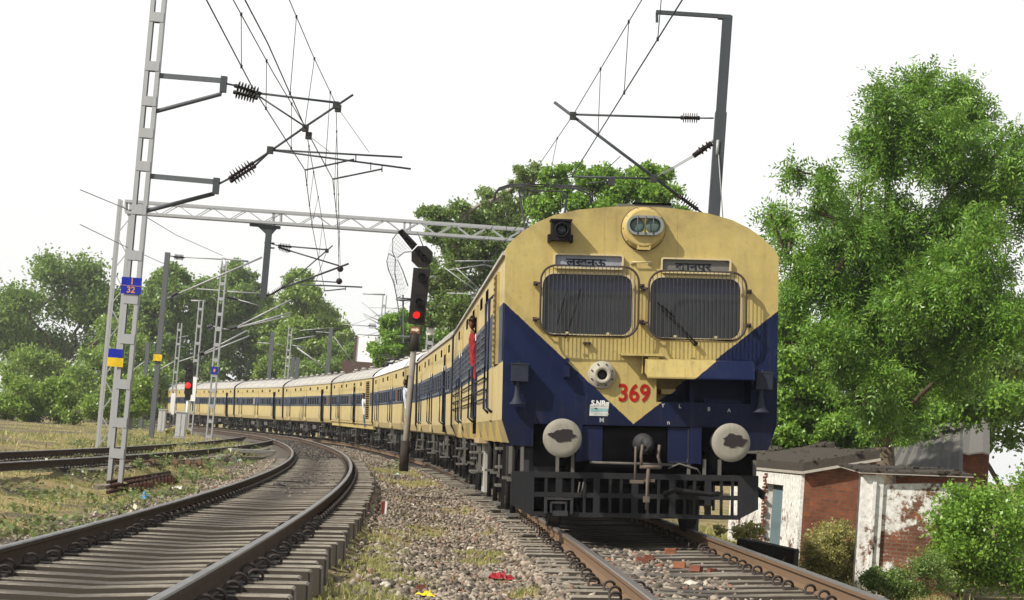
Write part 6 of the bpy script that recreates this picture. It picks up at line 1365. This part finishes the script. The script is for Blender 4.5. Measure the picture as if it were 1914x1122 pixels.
# painted marker peg, concrete posts lying down, point rodding
p = gpt(717, 962); T_ = thing('marker_peg', 'short red and white peg standing in the gravel between the tracks', 'marker peg', p); q = MB(); q.span((-.04, -.04, -.2), (.012, .04, .20)); q.build('red_face', [m_paint('dull_red_paint', (.17, .025, .02), (.1, .06, .05), .5, 9, .8)], T_); q = MB(); q.span((.014, -.04, -.2), (.045, .04, .21)); q.build('white_face', [M['white']], T_)
for (xa, ya, xb, yb, w, lab) in ((428, 845, 512, 848, .075, 'white painted concrete post lying beside the turnout'), (565, 824, 607, 825, .09, 'white painted slab lying across the far end of the empty track')):
    a_, b_ = gpt(xa, ya), gpt(xb, yb); T_ = thing('concrete_post', lab, 'concrete post', (0, 0, 0), 0, 'white posts lying by the track'); q = MB(); up = Vector((0, 0, w*.8)); q.bar(a_+up, b_+up, w*2.2, w*1.7); q.build('post', [M['white']], T_)
    if xa < 500: q = MB(); q.bar(gpt(432, 856), gpt(488, 857), .35, .12); q.build('base', [M['grey_stone']], T_)
T_ = thing('signal_rod', 'thin rusty signal rod on little stands along the grassy verge', 'signal rod', (0, 0, 0), 0); q = MB(); z_ = .12
pts = [gpt(px, py)+Vector((0, 0, z_)) for px, py in ((120, 874), (236, 872), (345, 870), (350, 873), (390, 873))]; q.tube(pts, .03, 6); q.build('rod', [M['rail_side']], T_)
for px in (260, 283, 294, 327, 351, 371, 381): p = gpt(px, 874); q = MB(); q.span((p.x-.07, p.y-.06, p.z-.1), (p.x+.07, p.y+.06, p.z+.16)); q.lathe((p.x, p.y-.07, p.z+.15), (0, 1, 0), [(0, .08), (.14, .08)], 10); q.build('stand', [M['rail_side']], T_)
T_ = thing('rodding_rollers', 'heap of dark rusty rollers and rods beside the empty track', 'rod rollers', (0, 0, 0), 0)
for k in range(4):
    q = MB(); a_ = gpt(200, 925-5*k+6)+Vector((0, 0, .1+.05*(k % 2))); b_ = gpt(316, 898-3*k+6)+Vector((0, 0, .1+.05*(k % 2))); q.tube([a_, b_], .035, 7); q.build('rod', [m_paint('dark_rust', (.055, .025, .018), (.02, .015, .012), .6, 9, .85)] if k == 0 else [bpy.data.materials['dark_rust']], T_)
for k in range(13): t_ = k/12; p = gpt(232+82*t_, 922-20*t_); q = MB(); q.lathe(p+Vector((-.22, 0, .10)), (1, .1, 0), [(0, .075), (.04, .085), (.05, .04), (.14, .04), (.15, .085), (.2, .085), (.21, .04), (.3, .04), (.31, .08), (.36, .08)], 12); q.span((p.x-.25, p.y-.03, p.z-.1), (p.x-.19, p.y+.03, p.z+.16)); q.span((p.x+.16, p.y-.03, p.z-.1), (p.x+.22, p.y+.03, p.z+.15)); q.build('roller', [bpy.data.materials['dark_rust']], T_)
# white building far off, pipe on the ground behind
T_ = thing('white_building', 'narrow white building with a red-brown base, far off above the coach roofs', 'building', (0, 0, 0), 0); Yw = 175; q = MB(); a_, b_ = at(664, 676, Yw), at(697, 676, Yw); zt2 = at(668, 627, Yw).z; q.span((a_.x, Yw, -1), (b_.x, Yw+8, zt2)); q.build('wall', [m_flat('white_wall', (.85, .85, .84), .8, var=.05)], T_); q = MB(); q.span((a_.x-.2, Yw-.1, -1), (a_.x+.02, Yw-.02, zt2)); q.span((at(640, 680, Yw).x, Yw-.3, -1), (b_.x+.3, Yw-.12, at(668, 676, Yw).z)); q.build('brown_trim', [m_flat('dark_brown_trim', (.085, .055, .045), .8)], T_)
q = MB(); q.span((b_.x+.02, Yw+.5, -1), (at(715, 676, Yw).x, Yw+7, at(700, 650, Yw).z)); q.build('annex', [m_flat('grey_wall', (.45, .45, .44), .8, var=.15)], T_)

# ================================================================== PEOPLE
SKIN = m_flat('brown_skin', (.16, .075, .045), .5); HAIR = m_flat('black_hair', (.010, .009, .009), .5)
def person(label, joints, edges, radii, cloth, M_, hands, head, face_dir, hat=None, group=None):
    T_ = thing('person', label, 'person', (0, 0, 0), 0, group, M=M_)
    me = bpy.data.meshes.new('body'); names = list(joints); me.from_pydata([joints[n] for n in names], [(names.index(a), names.index(b)) for a, b in edges], []); o = bpy.data.objects.new('body', me); COL.objects.link(o)
    sk = o.modifiers.new('s', 'SKIN'); sk.use_smooth_shade = True
    for i, n in enumerate(names): me.skin_vertices[0].data[i].radius = radii[n]; me.skin_vertices[0].data[i].use_root = n == 'pelvis'
    o.modifiers.new('d', 'SUBSURF').levels = 2; o.modifiers['d'].render_levels = 2; bpy.context.view_layer.update()
    m2 = bpy.data.meshes.new_from_object(o.evaluated_get(bpy.context.evaluated_depsgraph_get())); bpy.data.objects.remove(o)
    m2.materials.clear()
    for m in cloth+[SKIN]: m2.materials.append(m)
    ws = joints['pelvis'][2]; wr = [Vector(joints[n]) for n in ('hand_l', 'hand_r')]; nk = Vector(joints['neck']); an = [Vector(joints[n]) for n in ('toe_l', 'toe_r')]
    for p in m2.polygons:
        c = p.center; idx = 0 if c.z > ws-.22 else 1
        if c.z > nk.z-.005 or any((c-w).length < .13 for w in wr) or any((c-a).length < .07 for a in an): idx = 2
        p.material_index = idx
    b_ = part('body', m2, T_)
    for h in hands:                                    # palm joins the wrist; four fingers and a thumb closed round a rail
        q = MB(); w, d, s = Vector(h[0]), Vector(h[1]).normalized(), Vector(h[2]).normalized(); n = d.cross(s)
        q.tube([w-d*.02, w+d*.03, w+d*.08], [.026, .036, .038], 8, 0)
        for k in range(4): r0 = w+d*.075+s*(.026-.0175*k); L = (.07, .08, .075, .058)[k]; q.tube([r0, r0+d*L*.45+n*.012, r0+d*L*.6+n*.045, r0+d*L*.3+n*.06], [.0095, .009, .008, .007], 6, 0)
        q.tube([w+d*.03+s*.03, w+d*.06+s*.055+n*.02, w+d*.08+s*.05+n*.045], [.011, .010, .008], 6, 0); q.build('hand', [SKIN], b_)
    hc, rr = Vector(head), .105; fd = Vector(face_dir).normalized(); sd = fd.cross(Vector((0, 0, 1))); hm = MB(); n = 18; vs = []
    hd = bmesh.new(); bmesh.ops.create_uvsphere(hd, u_segments=20, v_segments=14, radius=1.0)
    for v in hd.verts:
        x, y, z = v.co; w = 1-.22*max(0, -z)**1.5; k = 1+.16*math.exp(-((x/.16)**2+((z+.05)/.2)**2))*(y > .5)-.06*math.exp(-(((abs(x)-.36)/.2)**2+((z-.12)/.16)**2))*(y > .4)
        v.co = hc+sd*(x*.075*w)+fd*(y*.093*w*k)+Vector((0, 0, z*.118))
    mh = bpy.data.meshes.new('head'); hd.to_mesh(mh); hd.free(); mh.materials.append(SKIN); mh.materials.append(HAIR)
    for p in mh.polygons: r_ = p.center-hc; p.use_smooth = True; p.material_index = 0
    ho = part('head', mh, T_)
    q = MB()
    for s in (-1, 1): q.lathe(hc+sd*s*.031+fd*.078+Vector((0, 0, .012)), fd, [(0, .013), (.008, .009), (.011, .002)], 8, 1); q.lathe(hc+sd*s*.072-Vector((0, 0, .005)), sd*s, [(0, .02), (.012, .026), (.016, .01)], 8, 0)
    q.bar(hc+sd*.025+fd*.082-Vector((0, 0, .062)), hc-sd*.025+fd*.082-Vector((0, 0, .062)), .01, .008, 2); q.build('face', [SKIN, HAIR, m_flat('lips', (.13, .045, .035), .5)], ho)
    hm = bmesh.new(); bmesh.ops.create_uvsphere(hm, u_segments=18, v_segments=12, radius=1.0); kill = []
    for v in hm.verts:
        x, y, z = v.co
        if z < -.35 or (y > .35 and z < .38): kill.append(v)
        v.co = hc+sd*(x*.085)+fd*(y*.100-.012)+Vector((0, 0, z*.125+.012))
    bmesh.ops.delete(hm, geom=kill, context='VERTS'); mh = bpy.data.meshes.new('hair'); hm.to_mesh(mh); hm.free(); mh.materials.append(HAIR if hat is None else hat)
    for p in mh.polygons: p.use_smooth = True
    part('hair' if hat is None else 'cap', mh, ho)
    if hat is not None: q = MB(); q.lathe(hc+Vector((0, 0, .045))+fd*.02, (0, 0, 1), [(0, .10), (.012, .12), (.016, .09)], 18); q.build('cap_brim', [hat], bpy.data.objects[ho.name].children[-1] if False else ho)
    return T_
EDG = [('pelvis', 'belly'), ('belly', 'chest'), ('chest', 'neck'), ('neck', 'chin'), ('chest', 'sh_l'), ('sh_l', 'el_l'), ('el_l', 'hand_l'), ('chest', 'sh_r'), ('sh_r', 'el_r'), ('el_r', 'hand_r'), ('pelvis', 'hip_l'), ('hip_l', 'kn_l'), ('kn_l', 'an_l'), ('an_l', 'toe_l'), ('pelvis', 'hip_r'), ('hip_r', 'kn_r'), ('kn_r', 'an_r'), ('an_r', 'toe_r')]
RAD = dict(pelvis=(.13, .12), belly=(.125, .11), chest=(.14, .115), neck=(.05, .05), chin=(.05, .05), sh_l=(.062, .062), el_l=(.043, .043), hand_l=(.030, .026), sh_r=(.062, .062), el_r=(.043, .043), hand_r=(.030, .026), hip_l=(.095, .095), kn_l=(.06, .06), an_l=(.04, .04), toe_l=(.035, .03), hip_r=(.095, .095), kn_r=(.06, .06), an_r=(.04, .04), toe_r=(.035, .03))
def leaning(z0, lean=0.0):        # standing on the sill, outside the wall, one hand up on the rail and one low
    x = -1.76
    J = dict(pelvis=(x-.02-lean*.4, 0, z0+.90), belly=(x-.03-lean*.6, .0, z0+1.08), chest=(x-.04-lean, .0, z0+1.30), neck=(x-.04-lean, -.02, z0+1.47), chin=(x-.05-lean, -.03, z0+1.54), sh_l=(x+.06-lean, -.17, z0+1.40), el_l=(x+.02, -.34, z0+1.20), hand_l=(x+.04, -.50, z0+1.38), sh_r=(x-.03-lean, .17, z0+1.40), el_r=(x-.01, .36, z0+1.22), hand_r=(x+.04, .50, z0+1.36), hip_l=(x, -.09, z0+.84), kn_l=(x-.02, -.14, z0+.45), an_l=(x+.04, -.10, z0+.08), toe_l=(x-.03, -.19, z0+.03), hip_r=(x+.02, .09, z0+.84), kn_r=(x+.0, .10, z0+.46), an_r=(x+.06, .13, z0+.08), toe_r=(x+.0, .06, z0+.03))
    hd = [(J['hand_l'], (.25, -.5, .8), (0, -.8, -.5)), (J['hand_r'], (.25, .5, .8), (0, .8, -.5))]; return J, hd, (x-.055-lean, -.05, z0+1.64)
mc0, _ = car_matrix(0)
def CLOTH(n, c):
    t = NT(n); v = t.co(); f1 = t.noise(t.scale(v, (3, 3, 1.1)), 4.5, 4, .6); t.bump(f1, 1.0, .10)
    return t.fin(t.mix(t.fr(f1, .35, .65), tuple(a*.62 for a in c), c), .9)
SQ = Matrix.Translation((-1.66, 0, 1.35)) @ Matrix.Diagonal((.78, .85, .93, 1)) @ Matrix.Translation((1.66, 0, -1.35))
J, hd, hp = leaning(1.40, .06)
person('person in a long red shirt and dark cap leaning out of the leading coach door', J, EDG, RAD, [CLOTH('red_cloth', (.36, .03, .036)), CLOTH('dark_trousers', (.03, .035, .05))], mc0 @ Matrix.Translation((.10, 7.95, .02)) @ SQ, hd, hp, (-.35, -.9, -.05), CLOTH('dark_cap', (.02, .016, .016)))
for i, y, c1, c2, lab in ((2, 3.5, (.62, .66, .74), (.22, .28, .42), 'person in a pale blue shirt hanging from a door of the white-roofed coach'), (3, 3.3, (.70, .72, .72), (.10, .18, .32), 'person in white shirt and blue trousers by the louvre of the second motor coach')):
    mm, L = car_matrix(i); J, hd, hp = leaning(1.22 if i == 2 else 1.0, .05); person(lab, J, EDG, RAD, [CLOTH('pale_shirt', c1), CLOTH('blue_trousers', c2)], mm @ Matrix.Translation((.05, y*L/LP, 0)) @ SQ, hd, hp, (-.5, -.85, 0))

# ================================================================== LIGHT
SUN_EL, SUN_DIR = R(40), Vector((-1.3, -.88, 0)).normalized()
to_sun = Vector((SUN_DIR.x*math.cos(SUN_EL), SUN_DIR.y*math.cos(SUN_EL), math.sin(SUN_EL)))
sd_ = bpy.data.lights.new('sun', 'SUN'); sun = bpy.data.objects.new('sun', sd_); COL.objects.link(sun); sd_.energy = 5.0; sd_.angle = R(.9); sd_.color = (1.0, .945, .85)
sun.rotation_euler = (-to_sun).to_track_quat('-Z', 'Y').to_euler(); sun.location = (0, 0, 60)
w = bpy.data.worlds.new('World'); SC.world = w; w.use_nodes = True; nt = w.node_tree; bg = nt.nodes['Background']
sk = nt.nodes.new('ShaderNodeTexSky'); sk.sky_type = 'NISHITA'; sk.sun_disc = False; sk.sun_elevation = SUN_EL; sk.sun_rotation = math.atan2(to_sun.x, to_sun.y); sk.air_density = 1.6; sk.dust_density = 6.0; sk.ozone_density = .6
bw = nt.nodes.new('ShaderNodeMix'); bw.data_type = 'RGBA'; bw.inputs[0].default_value = .80
tcw = nt.nodes.new('ShaderNodeTexCoord'); sxw = nt.nodes.new('ShaderNodeSeparateXYZ'); nt.links.new(tcw.outputs['Generated'], sxw.inputs[0])
rw = nt.nodes.new('ShaderNodeValToRGB'); nt.links.new(sxw.outputs[2], rw.inputs[0]); [rw.color_ramp.elements.new(.5) for _ in range(2)]
for e_, (p_, c_) in zip(rw.color_ramp.elements, ((0.0, (.93, .935, .925, 1)), (.10, (.985, .985, .975, 1)), (.27, (1.0, 1.0, .99, 1)), (.62, (.34, .37, .42, 1)))): e_.position = p_; e_.color = c_
vm = nt.nodes.new('ShaderNodeVectorMath'); vm.operation = 'SCALE'; vm.inputs['Scale'].default_value = 9.35; nt.links.new(rw.outputs[0], vm.inputs[0])
nt.links.new(sk.outputs[0], bw.inputs[6]); nt.links.new(vm.outputs[0], bw.inputs[7])      # bright white haze that veils the blue
nt.links.new(bw.outputs[2], bg.inputs[0]); bg.inputs[1].default_value = .11
SC.view_settings.view_transform = 'Standard'; SC.view_settings.look = 'None'; SC.view_settings.exposure = 0.3; SC.view_settings.gamma = 1.0
SC.cycles.max_bounces = 6; SC.cycles.transparent_max_bounces = 8; SC.cycles.use_adaptive_sampling = True
try: SC.cycles.use_denoising = True
except Exception: pass

# ================================================================== HAZE
hz_ = MB(); hz_.span((-420, -12, -3.2), (420, 330, 32)); hb_ = hz_.build('haze', []); tag(hb_, kind='stuff')
hm_ = bpy.data.materials.new('haze_air'); hm_.use_nodes = True; hn = hm_.node_tree; hn.nodes.clear(); ho_ = hn.nodes.new('ShaderNodeOutputMaterial'); pv = hn.nodes.new('ShaderNodeVolumePrincipled')
pv.inputs['Color'].default_value = (.93, .95, .95, 1); pv.inputs['Density'].default_value = .0003; pv.inputs['Anisotropy'].default_value = .2
hn.links.new(pv.outputs[0], ho_.inputs['Volume']); hb_.data.materials.append(hm_)
SC.cycles.volume_bounces = 0
